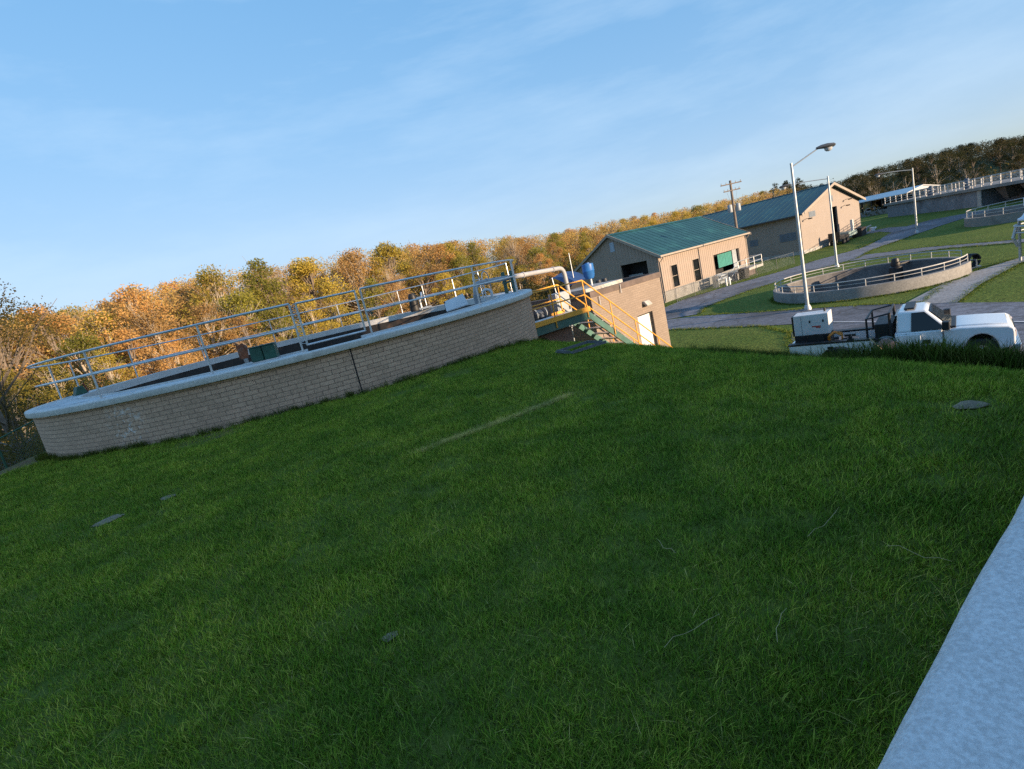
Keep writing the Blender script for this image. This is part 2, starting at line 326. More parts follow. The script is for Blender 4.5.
def grassfield(name,label,cat,tufts,P,S):
    for t in tufts: t.data.materials.append(M['blade'])
    me=bpy.data.meshes.new(name); me.vertices.add(len(P)); me.vertices.foreach_set('co',np.asarray(P,float).ravel())
    rot=np.zeros((len(P),3)); rot[:,2]=RNG.uniform(0,6.283,len(P)); rot[:,:2]=RNG.normal(0,.08,(len(P),2))
    a=me.attributes.new('rot','FLOAT_VECTOR','POINT'); a.data.foreach_set('vector',rot.astype(np.float32).ravel())
    a=me.attributes.new('scl','FLOAT','POINT'); a.data.foreach_set('value',np.asarray(S,np.float32))
    a=me.attributes.new('which','INT','POINT'); a.data.foreach_set('value',RNG.integers(0,len(tufts),len(P)).astype(np.int32))
    o=bpy.data.objects.new(name,me); COL.objects.link(o); me.materials.append(M['blade'])
    g=bpy.data.node_groups.new(name+'_spread','GeometryNodeTree')
    g.interface.new_socket('Geometry',in_out='INPUT',socket_type='NodeSocketGeometry'); g.interface.new_socket('Geometry',in_out='OUTPUT',socket_type='NodeSocketGeometry')
    gi=g.nodes.new('NodeGroupInput'); gout=g.nodes.new('NodeGroupOutput'); ip=g.nodes.new('GeometryNodeInstanceOnPoints'); j=g.nodes.new('GeometryNodeGeometryToInstance')
    for t in reversed(tufts):
        oi=g.nodes.new('GeometryNodeObjectInfo'); oi.inputs['Object'].default_value=t; g.links.new(oi.outputs['Geometry'],j.inputs[0])
    def na(nm,ty):
        n=g.nodes.new('GeometryNodeInputNamedAttribute'); n.data_type=ty; n.inputs['Name'].default_value=nm; return n.outputs['Attribute']
    g.links.new(gi.outputs[0],ip.inputs['Points']); g.links.new(j.outputs[0],ip.inputs['Instance']); ip.inputs['Pick Instance'].default_value=True
    g.links.new(na('which','INT'),ip.inputs['Instance Index']); g.links.new(na('rot','FLOAT_VECTOR'),ip.inputs['Rotation']); g.links.new(na('scl','FLOAT'),ip.inputs['Scale'])
    g.links.new(ip.outputs[0],gout.inputs[0])
    md=o.modifiers.new('spread','NODES'); md.node_group=g
    return stuff(o,label,cat)
def outside(X,Y,extra=0):
    k=np.ones(len(X),bool)
    k&=np.hypot(X-TA[0],Y-TA[1])>7.66+extra; k&=((X-.31)*-.582+(Y-.5)*.813)>-.085
    return k
def scatter(n,rmin,rmax,h0,h1,pw=1.0):
    r=rmin+(rmax-rmin)*RNG.uniform(size=n)**pw; a=np.radians(RNG.uniform(h0,h1,n)); X=r*np.sin(a);Y=r*np.cos(a)
    k=outside(X,Y); return X[k],Y[k],r[k]
STRIP=(np.array([-1.15,5.75]),np.array([.72,6.95]))
def stripd(X,Y):
    a,b_=STRIP; e=b_-a; t=np.clip(((X-a[0])*e[0]+(Y-a[1])*e[1])/(e@e),0,1); return np.hypot(X-a[0]-t*e[0],Y-a[1]-t*e[1])
X,Y,r=scatter(64000,.35,17,-62,64,.8)
# thin and trodden spots where soil and dead thatch show through
thin=np.zeros(len(X))
for (x,y,q) in ((-2.0,10.6,.8),(-1.1,11.4,.6),(.9,6.5,.2),(1.55,1.75,.22),(1.25,1.5,.16),(-6.2,10.5,.9),(2.4,16.5,1.0),(3.15,3.61,.28),(-4.84,5.95,.22),(-4.4,6.39,.2)):
    thin=np.maximum(thin,np.clip(1.25-np.hypot(X-x,Y-y)/q,0,.9))
k=(sdist(X,Y)<6.8)&(RNG.uniform(size=len(X))>thin*.95)&((stripd(X,Y)>.085)|(RNG.uniform(size=len(X))<.12))
X,Y,r=X[k],Y[k],r[k]
sz=(.60+.045*r)*RNG.uniform(.65,1.35,len(X))*(.9+.12*np.sin(X*2.1+1)*np.sin(Y*1.7)+.12*np.sin(X*6.3+Y*2)*np.sin(Y*5.1-X))
grassfield('lawn_grass','short uneven green lawn grass covering the bank between the two brick tanks','grass',
    [tuft('grass_tuft',52,.15,.035,.085,.0045,.7,G1+G1+[(.15,.16,.06)]) for i in range(7)],np.c_[X,Y,gz(X,Y)],sz)
# dead stalks and the yellowed strip
n=2600; t=RNG.uniform(size=n)[:,None]; P=STRIP[0]*(1-t)+STRIP[1]*t+RNG.normal(0,.035,(n,2))
X2,Y2,r2=scatter(2600,1.0,15,-55,58,.9); k=sdist(X2,Y2)<3; X2,Y2=X2[k],Y2[k]
XB=RNG.normal(1.5,.28,140); YB=RNG.normal(1.75,.22,140); k=outside(XB,YB,.03); X2=np.r_[X2,XB[k]]; Y2=np.r_[Y2,YB[k]]
XX=np.r_[P[:,0],X2];YY=np.r_[P[:,1],Y2]
grassfield('dead_grass','straw coloured dead grass in a narrow strip and loose stalks across the lawn','grass',
    [tuft('dead_tuft',q,.07,.05,.10,.0045,1.6,GD) for q in (9,2,1,3)],np.c_[XX,YY,gz(XX,YY)-.005],np.r_[RNG.uniform(.6,1.0,n),RNG.uniform(.3,.95,len(X2))])
# long unmown grass on the edge of the bank above the pickup, and along the tank foot
pts=[]
for (a,b_,n,w) in (((5.3,7.2),(6.5,5.9),800,.5),((3.9,9.6),(5.2,7.6),420,.6),((5.6,7.0),(7.0,5.6),800,.6),((6.5,6.5),(8.2,5.5),160,.5),((5.2,17.5),(8.4,20.5),150,1.3)):
    t=RNG.uniform(size=n)[:,None]; pts.append(np.array(a)*(1-t)+np.array(b_)*t+RNG.normal(0,w/2,(n,2)))
for i in range(420):
    a=RNG.uniform(-140,25); q=7.68+abs(RNG.normal(0,.09)); pts.append(np.array([[TA[0]+q*math.cos(R(a)),TA[1]+q*math.sin(R(a))]]))
P=np.concatenate(pts); k=outside(P[:,0],P[:,1],.02); P=P[k]; near=np.abs(np.hypot(P[:,0]-TA[0],P[:,1]-TA[1])-7.75)<.4
S=np.where(near,RNG.uniform(.25,.6,len(P)),np.where(P[:,0]>5.15,RNG.uniform(.7,1.35,len(P)),RNG.uniform(.3,.6,len(P))))
grassfield('tall_grass','long dark unmown grass along the edge of the bank above the white pickup','grass',
    [tuft('tall_tuft',46,.2,.18,.42,.009,.55,[(.065,.10,.014),(.075,.115,.016),(.050,.080,.012),(.13,.13,.04)]) for i in range(4)],np.c_[P,gz(P[:,0],P[:,1])],S)
# scruffy grass growing over the edges of roads and paths
pts=[]
for L_ in ([(13.7,36.9),(15.9,32.8),(18.9,27.8),(19.9,24.9)],[(10.5,34.1),(13.7,28.5),(13.6,25.3),(11.2,20.8)],[(14,45.75),(16.7,48.6),(22,51.2),(28.3,53.4),(33,56),(40.1,58.4),(46,63.6)],[(14.06,37.8),(15.4,40.3),(18.1,42.4),(20.9,44.3),(24.5,46),(33.6,49.5),(37.8,53.7),(42.5,56.5),(47.2,59.5)],[(20.3,23.6),(23.9,26.3),(28.9,29.3),(31,30)],[(19.9,25.2),(25.7,29.8),(30.3,30.95)],[(35.5,50.9),(37.2,46.2),(37.6,38.3)],[(33.2,47),(35.7,42.4),(36.2,36.9)]):
    L_=resample(L_,int(26*sum(math.dist(a,b2) for a,b2 in zip(L_[:-1],L_[1:])))); pts.append(L_+RNG.normal(0,.13,L_.shape))
a=RNG.uniform(0,6.283,1500); q=5.22+abs(RNG.normal(0,.1,1500)); k=(np.degrees(a)<300)|(np.degrees(a)>345); pts.append(np.c_[TC[0]+q*np.cos(a),TC[1]+q*np.sin(a)][k])
P=np.concatenate(pts)
grassfield('verge_grass','ragged grass growing over the edges of the plant roads and footpath','grass',
    [tuft('verge_tuft',16,.14,.05,.15,.012,.8,[(.09,.15,.025),(.12,.17,.03),(.16,.16,.05)]) for i in range(3)],np.c_[P,gz(P[:,0],P[:,1])+.02],RNG.uniform(.4,1.1,len(P)))
# loose dry twigs lying on the lawn
def twig(px,py,ang,L):
    q=MB(); pts=[]; x,y=px,py; a=ang
    for i in range(6): pts.append((x,y,g1(x,y)+.05+.012*math.sin(i*1.7))); a+=rnd.uniform(-.3,.3); x+=L/5*math.cos(a); y+=L/5*math.sin(a)
    q.tube(pts,[.0012]*5+[.0006],5); return q
for (x,y,a,L,lab) in ((.35,1.85,.7,.42,'long dry stalk on the lawn left of the white parapet, lower right of the photo'),(.75,1.75,1.4,.3,'forked dry stalk nearest the white parapet'),(.62,2.5,1.9,.25,'short dry stalk on the lawn, mid right'),(1.25,2.4,.5,.5,'bent dry stalk beside the upper end of the white parapet'),(1.5,2.2,-.6,.35,'curled dry stalk just below the bent one by the white parapet')):
    tag(twig(x,y,a,L*.7).build('dry_stalk',mat('dry_straw',(.42,.33,.17),.9)if 'straw' not in M else M['straw']),lab,'stalk'); M['straw']=bpy.data.materials['dry_straw']
def stone(x,y,r,lab,name='flat_stone'):
    bm=bmesh.new(); bmesh.ops.create_icosphere(bm,subdivisions=3,radius=1)
    for v in bm.verts:
        k=1+.16*math.sin(v.co.x*3+x)*math.cos(v.co.y*4+y)+.05*math.sin(v.co.x*9)*math.sin(v.co.y*8); v.co=Vector((v.co.x*r*k*1.25,v.co.y*r*k,v.co.z*r*.12))
    me=bpy.data.meshes.new(name); bm.to_mesh(me); bm.free(); me.materials.append(M['stone']); me.polygons.foreach_set('use_smooth',[True]*len(me.polygons))
    o=bpy.data.objects.new(name,me); COL.objects.link(o); o.location=(x,y,g1(x,y)+.012); o.rotation_euler=(0,0,x*3); tag(o,lab,'stone')
stone(-4.84,5.95,.13,'flat grey stone in the lawn below the left of the tank, the larger left one'); stone(-4.4,6.39,.09,'small grey stone in the lawn below the tank, right of the larger one')
stone(3.15,3.61,.085,'flat brown stone in the lawn below the front of the pickup'); stone(-.87,2.42,.035,'pebble sized brown stone in the middle of the lawn')
# ------------------------------------------------------------------ the big round brick tank
t=thing('round_tank','large round tan brick tank with pale concrete rim and metal railing','tank',(TA[0],TA[1],-.63))
M['brickT']=brick('tan_tank_brick',(.64,.42,.29),(.50,.33,.225),(.10,.068,.052),7.62,.305,.098,
   splash=[((-8.35+6.5,12.35-18.9-.85,-.6),.62)])
w=MB(); w.lathe([(7.62,-4.2),(7.62,-.142),(7.32,-.142),(7.32,-4.2)],n=160); wall=w.build('wall',M['brickT'],t,smooth=True)
q=MB(); a=R(-66.2); e=Vector((math.cos(a),math.sin(a),0)); s_=Vector((-math.sin(a),math.cos(a),0))
p=[e*7.627+s_*k*.013 for k in(-1,1)]; p2=[e*7.58+s_*k*.013 for k in(-1,1)]
q.add([(v.x,v.y,z) for z in(-2.2,-.143) for v in (p[0],p[1],p2[1],p2[0])],[(0,1,5,4),(1,2,6,5),(3,0,4,7),(4,5,6,7)]); q.build('expansion_joint',M['dark'],wall)
w=MB(); w.lathe([(7.50,0),(7.52,.008),(7.72,.002),(7.74,-.02),(7.74,-.125),(7.73,-.14),(7.50,-.14)],n=180); w.build('coping',M['coping'],t,smooth=True)
w=MB(); w.lathe([(6.6,-.012),(6.6,-.62),(6.72,-.62),(6.72,-.21),(7.499,-.21),(7.499,-.012)],n=170,a0=-61.9,a1=287.2); w.build('launder_deck',M['deckc'],t,smooth=False)
w=MB(); w.lathe([(6.54,.02),(6.54,-.2),(6.599,-.2),(6.599,.02)],n=170,a0=-61.9,a1=287.2); w.build('weir_wall',M['coping'],t)
w=MB(); w.lathe([(6.56,-.201),(6.56,-1.4),(6.599,-1.4),(6.599,-.201)],n=170,a0=-61.9,a1=287.2); w.build('inner_wall',mat('wet_dark_concrete',(.028,.024,.021),.7,var=.5,scale=1.5,dirt=(.12,.07,.045),dscale=2),t)
w=MB(); w.lathe([(0,-1.0),(7.4,-1.0)],n=96,closed_prof=False); w.build('sludge',M['sludge'],t)
rl=MB(); RR=7.33
def arc(mb,r,z,a0,a1,rad,n): mb.tube([(r*math.cos(R(a0+(a1-a0)*i/n)),r*math.sin(R(a0+(a1-a0)*i/n)),z) for i in range(n+1)],rad,8)
for z,rad in ((1.07,.024),(.56,.021)):
    arc(rl,RR,z,-61.4,5,rad,40); arc(rl,RR,z,-73.4,-347,rad,170)
rail=rl.build('railing',M['alu'],t,smooth=True)
for a in (-160,-110,-88.2,-73.4,-61.4,-35,-12,5,13,49,63,73.5,97,121,145,168,-170,35):
    c_=(RR*math.cos(R(a)),RR*math.sin(R(a))); q=MB(); q.cyl((*c_,0),(*c_,1.07),.022,n=8); q.box(c_[0]-.06,c_[0]+.06,c_[1]-.06,c_[1]+.06,-.012,.012); q.build('post',M['alu'],rail,smooth=True)
g=MB(); ga=[(RR*math.cos(R(a)),RR*math.sin(R(a))) for a in (-72.4,-62.4)]
for z,r_2 in ((.14,.022),(.57,.02),(1.05,.022)): g.tube([(*ga[0],z),(*ga[1],z)],r_2,8)
for c_ in ga: g.cyl((*c_,.13),(*c_,1.06),.022,n=8)
for k in range(9):
    z=.16+k*.1; o_=Vector((ga[0][0],ga[0][1],z)); pr=Vector((RR*math.cos(R(-73.4)),RR*math.sin(R(-73.4)),z+.05)); g.tube([o_,pr],.006,5); g.tube([pr,o_+Vector((0,0,.1))],.006,5)
g.build('gate',M['alu'],t,smooth=True)

def P3(x,y,z): return (x,y,z)
# equipment on and in the tank
b_=thing('utility_box','pair of dark green boxes side by side on the near rim of the brick tank','box',(-5.12,11.95,-.63),8)
for k in (-1,1):
    q=MB(); q.box(k*.135-.128,k*.135+.128,-.14,.14,.03,.33); q.build('shell',M['green_bx'],b_,bevel=.02)
    q=MB(); q.box(k*.135-.132,k*.135+.132,-.15,.15,.331,.36); q.build('lid',M['green_bx'],b_,bevel=.012)
q=MB(); q.box(-.27,.27,-.12,.12,-.012,.03); q.build('base',M['steel'],b_)
b_=thing('rusty_bracket','rusty iron bracket with a pale foot, left of the green boxes on the tank','bracket',(-5.9,12.7,-.64),12); b_.scale=(.8,.8,.8)
q=MB(); q.box(-.05,.05,-.05,.05,0,.16); q.box(-.12,.12,-.09,.09,-.01,.03); q.build('foot',M['conc_l'],b_,bevel=.01)
q=MB(); q.prism([(-.11,.16),(.09,.16),(.14,.5),(.02,.62),(-.12,.55)],'y',-.03,.03); q.box(-.15,-.11,-.02,.02,.2,.66); q.build('plate',M['rust'],b_,bevel=.008)
b_=thing('pump_cover','small dark green hood beside a red lever at the left end of the tank','hood',(-13.3,17.2,-.63),60); b_.scale=(.62,.62,.62)
q=MB(); q.prism([(-.28,0),(.28,0),(.16,.4),(-.1,.42)],'y',-.2,.2); q.build('hood',M['green_bx'],b_,bevel=.03)
q=MB(); q.tube([(.34,-.05,0),(.32,-.05,.25),(.26,-.05,.52)],.03,8); q.build('lever',mat('dark_red_paint',(.22,.03,.025),.5),b_,smooth=True)
b_=thing('baffle_plate','tilted pale grey sheet metal plate over the dark water inside the brick tank','plate',(-1.2,19.3,-1.02),20); b_.scale=(.8,.8,.85)
q=MB(); q.add([(-.62,-.05,.34),(.42,-.05,.42),(.46,.5,.88),(-.5,.5,.72),(-.62,-.05,.30),(.42,-.05,.38),(.46,.5,.84),(-.5,.5,.68)],[(0,1,2,3),(7,6,5,4),(0,4,5,1),(1,5,6,2),(2,6,7,3),(3,7,4,0)]); q.build('plate',M['whitem'],b_)
q=MB(); 
for x in (-.5,.36): q.cyl((x,.05,0),(x,.05,.40),.03); q.cyl((x,.42,0),(x,.42,.74),.03)
q.box(-.75,.55,-.1,.55,-.05,.1); q.build('frame',M['black'],b_)
b_=thing('sump_pump','black submersible pump with a pale pipe stub on the far rim of the brick tank','pump',(-3.45,24.4,-.63),0)
q=MB(); q.lathe([(0,0),(.2,0),(.22,.08),(.17,.5),(.2,.62),(.12,.8),(0,.8)],n=20,closed_prof=False); q.build('housing',M['black'],b_,smooth=True)
q=MB(); q.tube([(.3,0,-.0),(.3,0,.42),(.42,0,.6),(.42,.1,.75)],.05,8); q.box(.2,.75,-.1,.1,.02,.1); q.build('pipe_stub',M['steel'],b_,smooth=True)
b_=thing('tank_ladder','grey metal ladder with bent over top climbing out of the brick tank','ladder',(-.35,19.4,-1.1),-35)
q=MB()
for x in (-.2,.2): q.tube([(x,0,0),(x,0,1.25),(x,.06,1.37),(x,.2,1.42),(x,.34,1.35),(x,.4,1.2),(x,.4,.5)],.02,8)
q.build('stile',M['steel'],b_,smooth=True)
q=MB()
for k in range(5): q=MB(); q.cyl((-.2,0,.15+k*.26),(.2,0,.15+k*.26),.014,n=6); q.build('rung',M['steel'],b_)
for (x,y,z,lab) in ((.02,18.55,-.63,'small white gooseneck vent pipe on the right part of the tank rim'),):
    q=MB(); q.tube([(0,0,0),(0,0,.2),(-.05,0,.29),(-.15,0,.33),(-.26,0,.31),(-.3,0,.25)],.05,10); o=q.build('vent_pipe',M['whitem'],None,smooth=True,loc=(x,y,z)); tag(o,lab,'pipe')
b_=thing('pipe_stand','dark green two post stand carrying the pale pipe over the tank rim','stand',(.72,19.9,-.63),-48)
for x in (-.22,.22): q=MB(); q.box(x-.05,x+.05,-.05,.05,0,.78); q.build('leg',M['green_st'],b_,bevel=.006)
q=MB(); q.box(-.3,.3,-.06,.06,.36,.43); q.build('saddle',M['green_st'],b_)
# long pale pipe from the tank to the pump building
b_=thing('overhead_pipe','long pale grey pipe running from inside the brick tank over to the pump building roof','pipe',(-.5,18.6,-.03))
def bend(P,r,k=6):
    out=[Vector(P[0])]
    for i in range(1,len(P)-1):
        a,bb,c_=Vector(P[i-1]),Vector(P[i]),Vector(P[i+1]); d0=(a-bb).normalized();d1=(c_-bb).normalized()
        for j in range(k+1):
            f=j/k; p0=bb+d0*r*(1-f); p1=bb+d1*r*f; out.append(p0*(1-f)+p1*f)
    out.append(Vector(P[-1])); return out
q=MB(); q.tube(bend([(0,0,-1.05),(0,0,0),(3.62,4.0,-.17),(3.66,4.05,-1.3)],.34,8),.088,14); q.build('pipe_run',M['pipe'],b_,smooth=True)
for f in (.12,.5,.86):
    q=MB(); c0=Vector((3.62*f,4*f,-.17*f)); d=Vector((3.62,4,-.17)).normalized(); q.cyl(c0-d*.03,c0+d*.03,.115,n=16); q.build('flange',M['pipe'],b_,smooth=True)
q=MB(); q.cyl((0,0,-1.06),(0,0,-.35),.12,n=14); q.build('sleeve',M['grey'],b_,smooth=True)

# neighbouring tank: the straight white topped wall the photographer leans over
PA=(.299,.515); PRZ=35.6
t2=thing('concrete_parapet','wide rough white concrete wall top cutting across the lower right corner','wall',(PA[0],PA[1],-.63),PRZ)
rz_=np.random.default_rng(3); n=900; us=np.linspace(-5,9,n)
wob=np.convolve(rz_.normal(0,1,n+120),np.exp(-np.linspace(-2.5,2.5,61)**2),'same')[:n]*.0008+np.convolve(rz_.normal(0,1,n+80),np.ones(5)/5,'same')[:n]*.0008
chip=np.convolve((rz_.uniform(size=n+80)>.985)*rz_.uniform(.3,1,n+80),np.exp(-np.linspace(-2,2,13)**2),'same')[:n]*.006
prof=[(.0,-.16),(.0,-.045),(-.006,-.02),(-.02,-.007),(-.05,-.002),(-.1,0),(-.25,.002),(-.5,0),(-.8,.003),(-1.2,0),(-1.6,.002),(-1.6,-.16)]; K=len(prof); V=[];F_=[]
for i in range(n):
    for k,(y,z) in enumerate(prof):
        e_=(wob[i]-chip[i]) if k<5 else 0; V.append((us[i],y+e_,z-(.6*chip[i] if 2<=k<=4 else 0)))
for i in range(n-1):
    for k in range(K): F_.append((i*K+k,(i+1)*K+k,(i+1)*K+(k+1)%K,i*K+(k+1)%K))
F_+=[tuple(range(K)),tuple(range((n-1)*K,n*K))]
q=MB(); q.add(V,F_); q.build('coping',M['whitepaint'],t2,smooth=True)
q=MB(); q.box(-4.9,8.9,-1.5,-.09,-2.4,-.162); q.build('wall',brick('parapet_brick',(.42,.32,.26),(.36,.28,.22),(.13,.1,.08),None,.3,.098),t2)

# ------------------------------------------------------------------ stair platform (local x = along heading 53, y = away)
st=thing('access_stair','yellow railed steel platform with green stringers and stairs beside the brick tank','stairs',(1.95,18.5,-1.8),37)
q=MB(); q.box(-1.05,1.66,.06,1.15,-.05,0); q.build('platform',M['steel'],st)
q=MB(); q.box(-1.05,1.70,.0,.055,-.37,-.09); q.prism([(1.70,-.09),(1.70,-.37),(6.45,-4.17),(6.72,-4.1)],'y',0,.055); q.build('stringer',M['green_st'],st)
q=MB(); q.box(-1.05,1.70,1.155,1.21,-.37,-.09); q.prism([(1.70,-.09),(1.70,-.37),(6.45,-4.17),(6.72,-4.1)],'y',1.155,1.21); q.build('stringer',M['green_st'],st)
q=MB(); q.box(.0,1.74,-.05,-.012,-.085,.09); q.box(-1.0,-.005,-.05,-.012,-.085,.09); q.box(1.0,1.7,1.222,1.25,-.085,.09); q.build('toe_plate',M['yellow'],st,bevel=.004)
for k in range(13):
    x=1.78+k*.36; z=-.28-k*.288; q=MB(); q.box(x,x+.27,.06,1.15,z-.04,z); q.build('tread',M['conc_l'] if False else M['steel'],st)
q=MB(); 
for y in (-.03,1.235):
    for z in (1.05,.53): q.tube([(-1.0,y,z),(1.6,y,z)],.024,8); q.tube([(1.6,y,z),(6.5,y,z-3.93)],.024,8)
for z in (1.05,.53): q.tube([(-1.0,-.03,z),(-1.05,.35,z),(-1.05,1.235,z)],.022,8)
rail=q.build('railing',M['yellow'],st,smooth=True)
for y in (-.03,1.235):
    for x in (-1.0,-.02,1.6): q=MB(); q.cyl((x,y,-.3),(x,y,1.05),.024,n=8); q.build('post',M['yellow'],rail,smooth=True)
    for x in (2.85,4.1,5.35,6.4): z=-(x-1.6)*.802; q=MB(); q.cyl((x,y,z-.22),(x,y,z+1.05),.022,n=8); q.build('post',M['yellow'],rail,smooth=True)
for x in (-.6,1.3):
    q=MB(); q.box(x-.06,x+.06,1.12,1.24,-3.4,-.372); q.build('support_leg',M['green_st'],st)
# brick footing wall under the platform
f_=thing('footing_wall','low brown brick footing wall under the yellow railed platform','wall',(1.95,18.5,-1.8),37)
q=MB(); q.box(-.9,1.0,.35,.6,-2.4,-.45); q.build('brickwork',brick('brown_footing_brick',(.22,.12,.085),(.19,.105,.075),(.10,.08,.07)),f_)
# equipment seen through the railing
b_=thing('control_cabinet','grey blue electrical cabinet standing behind the yellow stair platform','cabinet',(2.55,21.25,-3.4),39)
q=MB(); q.box(-.38,.38,-.2,.2,.9,2.32); q.build('cabinet_body',M['grey'],b_,bevel=.015)
q=MB(); q.box(-.33,.33,-.222,-.203,1.0,2.25); d_=q.build('door',M['grey'],b_,bevel=.006)
q=MB(); q.box(.22,.27,-.25,-.224,1.6,1.75); q.build('handle',M['black'],d_)
for x in (-.25,.25): q=MB(); q.box(x-.05,x+.05,-.1,.1,0,.9); q.build('leg',M['steel'],b_)
b_=thing('valve_assembly','dark blue grey pipes and flanged valves stacked behind the platform railing','valves',(1.35,20.6,-4.3),39)
q=MB()
for (y,z,r_2) in ((0,2.0,.17),(.1,2.6,.15),(-.05,1.45,.16)): q.cyl((-.9,y,z),(.75,y,z),r_2,n=14)
q.cyl((-.55,0,.2),(-.55,0,3.0),.13,n=12); q.cyl((.45,0,.2),(.45,0,2.6),.13,n=12); q.build('pipework',mat('dark_blue_pipe_paint',(.03,.045,.075),.5,var=.3),b_,smooth=True)
for x in (-.3,.1,.62):
    for z in (2.0,2.6): q=MB(); q.cyl((x-.035,0.05,z),(x+.035,0.05,z),.25,n=16); q.build('flange',M['grey'],b_,smooth=True)
q=MB(); q.lathe([(.17,-.02),(.21,-.02),(.21,.02),(.17,.02)],c=(-.55,0,3.12),n=20); q.cyl((-.55,0,2.95),(-.55,0,3.13),.02,n=6); q.tube([(-.74,0,3.12),(-.36,0,3.12)],.012,6); q.build('handwheel',M['black'],b_,smooth=True)
# metal frame dropped in the grass
M['dullsteel']=mat('dull_dark_steel',(.12,.125,.135),.7,var=.3,scale=6)
b_=thing('scrap_iron','grey angle iron rectangle lying flat in the grass in front of the yellow stairs','scrap iron',(1.55,11.0,g1(1.55,11.0)+.07),25)
for y in (-.3,.3): q=MB(); q.box(-.42,.42,y-.035,y+.035,0,.02); q.box(-.42,.42,y-.03,y-.018,.02,.055); q.build('long_bar',M['dullsteel'],b_)
for x in (-.4,.4): q=MB(); q.box(x-.035,x+.035,-.262,.262,.002,.024); q.box(x-.035,x-.02,-.262,.262,.024,.06); q.build('short_bar',M['dullsteel'],b_)

# ------------------------------------------------------------------ pump building  (local x heading 51, front face y=0 facing the camera side)
pb=thing('pump_building','flat roofed tan brick pump building with a white door behind the yellow stairs','building',(7.63,24.7,-5.6),39)
M['brickP']=brick('tan_building_brick',(.26,.205,.165),(.225,.175,.14),(.14,.115,.095),None,.305,.098)
M['brickP2']=M['brickP']
q=MB()
def cells(mb,x0,x1,z0,z1,holes,y0,y1,axis='x',mi=0):
    xs=sorted({x0,x1,*[h[0] for h in holes],*[h[1] for h in holes]}); zs=sorted({z0,z1,*[h[2] for h in holes],*[h[3] for h in holes]})
    for i in range(len(xs)-1):
        for j in range(len(zs)-1):
            mx,mz=(xs[i]+xs[i+1])/2,(zs[j]+zs[j+1])/2
            if any(h[0]<mx<h[1] and h[2]<mz<h[3] for h in holes): continue
            if axis=='x': mb.box(xs[i],xs[i+1],y0,y1,zs[j],zs[j+1],mi)
            else: mb.box(y0,y1,xs[i],xs[i+1],zs[j],zs[j+1],mi)
DR=(-2.12,-.98,-.3,2.66)
cells(q,-4.9,0,-.6,4.0,[DR],0,.3); q.box(-.3,0,.3,3.8,-.6,4.0); q.box(-4.9,-4.6,.3,3.8,-.6,4.0); q.box(-4.6,-.3,3.5,3.8,-.6,4.0); q.build('wall',M['brickP'],pb)
q=MB(); q.box(-4.6,-.3,.3,3.5,3.72,3.86); q.build('roof',M['conc_l'],pb)
q=MB()
q.box(-4.93,.03,-.03,.2,4.0,4.24); q.box(-.2,.03,.2,3.83,4.0,4.24); q.box(-4.93,-4.7,.2,3.83,4.0,4.24); q.build('parapet_cap',M['brown'],pb,bevel=.008)
q=MB(); q.box(DR[0],DR[1]-.1,.12,.17,-.3,2.6); d_=q.build('door',M['whitem'],pb,bevel=.005)
q=MB(); q.cyl((-1.25,.12,.95),(-1.25,.06,.95),.03); q.build('handle',M['steel'],d_)
q=MB(); q.box(DR[0],DR[1],.06,.2,2.6,2.66); q.box(DR[1]-.1,DR[1],.1,.2,-.3,2.6); q.build('door_frame',M['dark'],pb)
q=MB(); q.box(-1.62,-1.22,-.1,-.0,3.08,3.2); q.prism([(-.1,3.2),(-.26,3.02),(-.22,2.96),(-.05,3.06)],'x',-1.62,-1.22); q.build('wall_lamp',M['conc_l'],pb,bevel=.02)
q=MB(); q.box(-4.6,-2.1,.45,2.6,3.862,4.36); q.build('roof_slab',M['conc_l'],pb,bevel=.015)
for (x,lab) in ((-3.4,'left'),(-1.85,'right')): pass
for x,z in ((-4.45,3.62),(-3.0,3.85)): q=MB(); q.cyl((x,-.06,z),(x,-.06,z+.36),.022,n=8); q.build('conduit',M['pipe'],pb)
# things on that roof
def onroof(x,y,z):
    a=R(39); return (7.63+x*math.cos(a)-y*math.sin(a),24.7+x*math.sin(a)+y*math.cos(a),-5.6+z)
b_=thing('blue_tank','small blue plastic tank raised on a white post on the pump building roof','tank',onroof(-3.0,1.48,4.36),39)
q=MB(); q.lathe([(0,.3),(.17,.3),(.235,.42),(.255,.62),(.27,.64),(.255,.66),(.255,.9),(.24,.95),(0,.97)],n=28,closed_prof=False); q.build('tank_body',M['blue'],b_,smooth=True)
q=MB(); q.lathe([(0,.93),(.1,.93),(.1,1.0),(0,1.0)],n=16,closed_prof=False); q.build('lid',M['blue'],b_,smooth=True)
q=MB(); q.cyl((.06,0,0),(.06,0,.36),.045,n=12); q.build('post',M['whitem'],b_,smooth=True)
b_=thing('tarp_shelter','blue tarpaulin slung over a dark shelter on the back of the pump building roof','shelter',onroof(-2.75,2.9,3.86),39)
q=MB(); V=[];F_=[]; n=12
for i in range(n+1):
    for j in range(7):
        u=i/n; v=j/6; V.append((-.75+1.35*u,-.6+1.15*v,.75+.5*math.sin(v*1.5)+.03*math.sin(u*7)*math.sin(v*5)+.12*(u-.5)))
V2=[(x,y,z-.02) for x,y,z in V]
F_=[(i*7+j,(i+1)*7+j,(i+1)*7+j+1,i*7+j+1) for i in range(n) for j in range(6)]
q.add(V,F_); q.build('tarpaulin',M['tarp'],b_,smooth=True)
q=MB(); q.box(-.7,.55,-.35,.5,.0,.72); q.build('dark_frame',M['dark'],b_)
b_=thing('roof_vent','pair of small black vent caps on the pump building roof right of the blue tank','vent',onroof(-1.75,1.9,3.86),39)
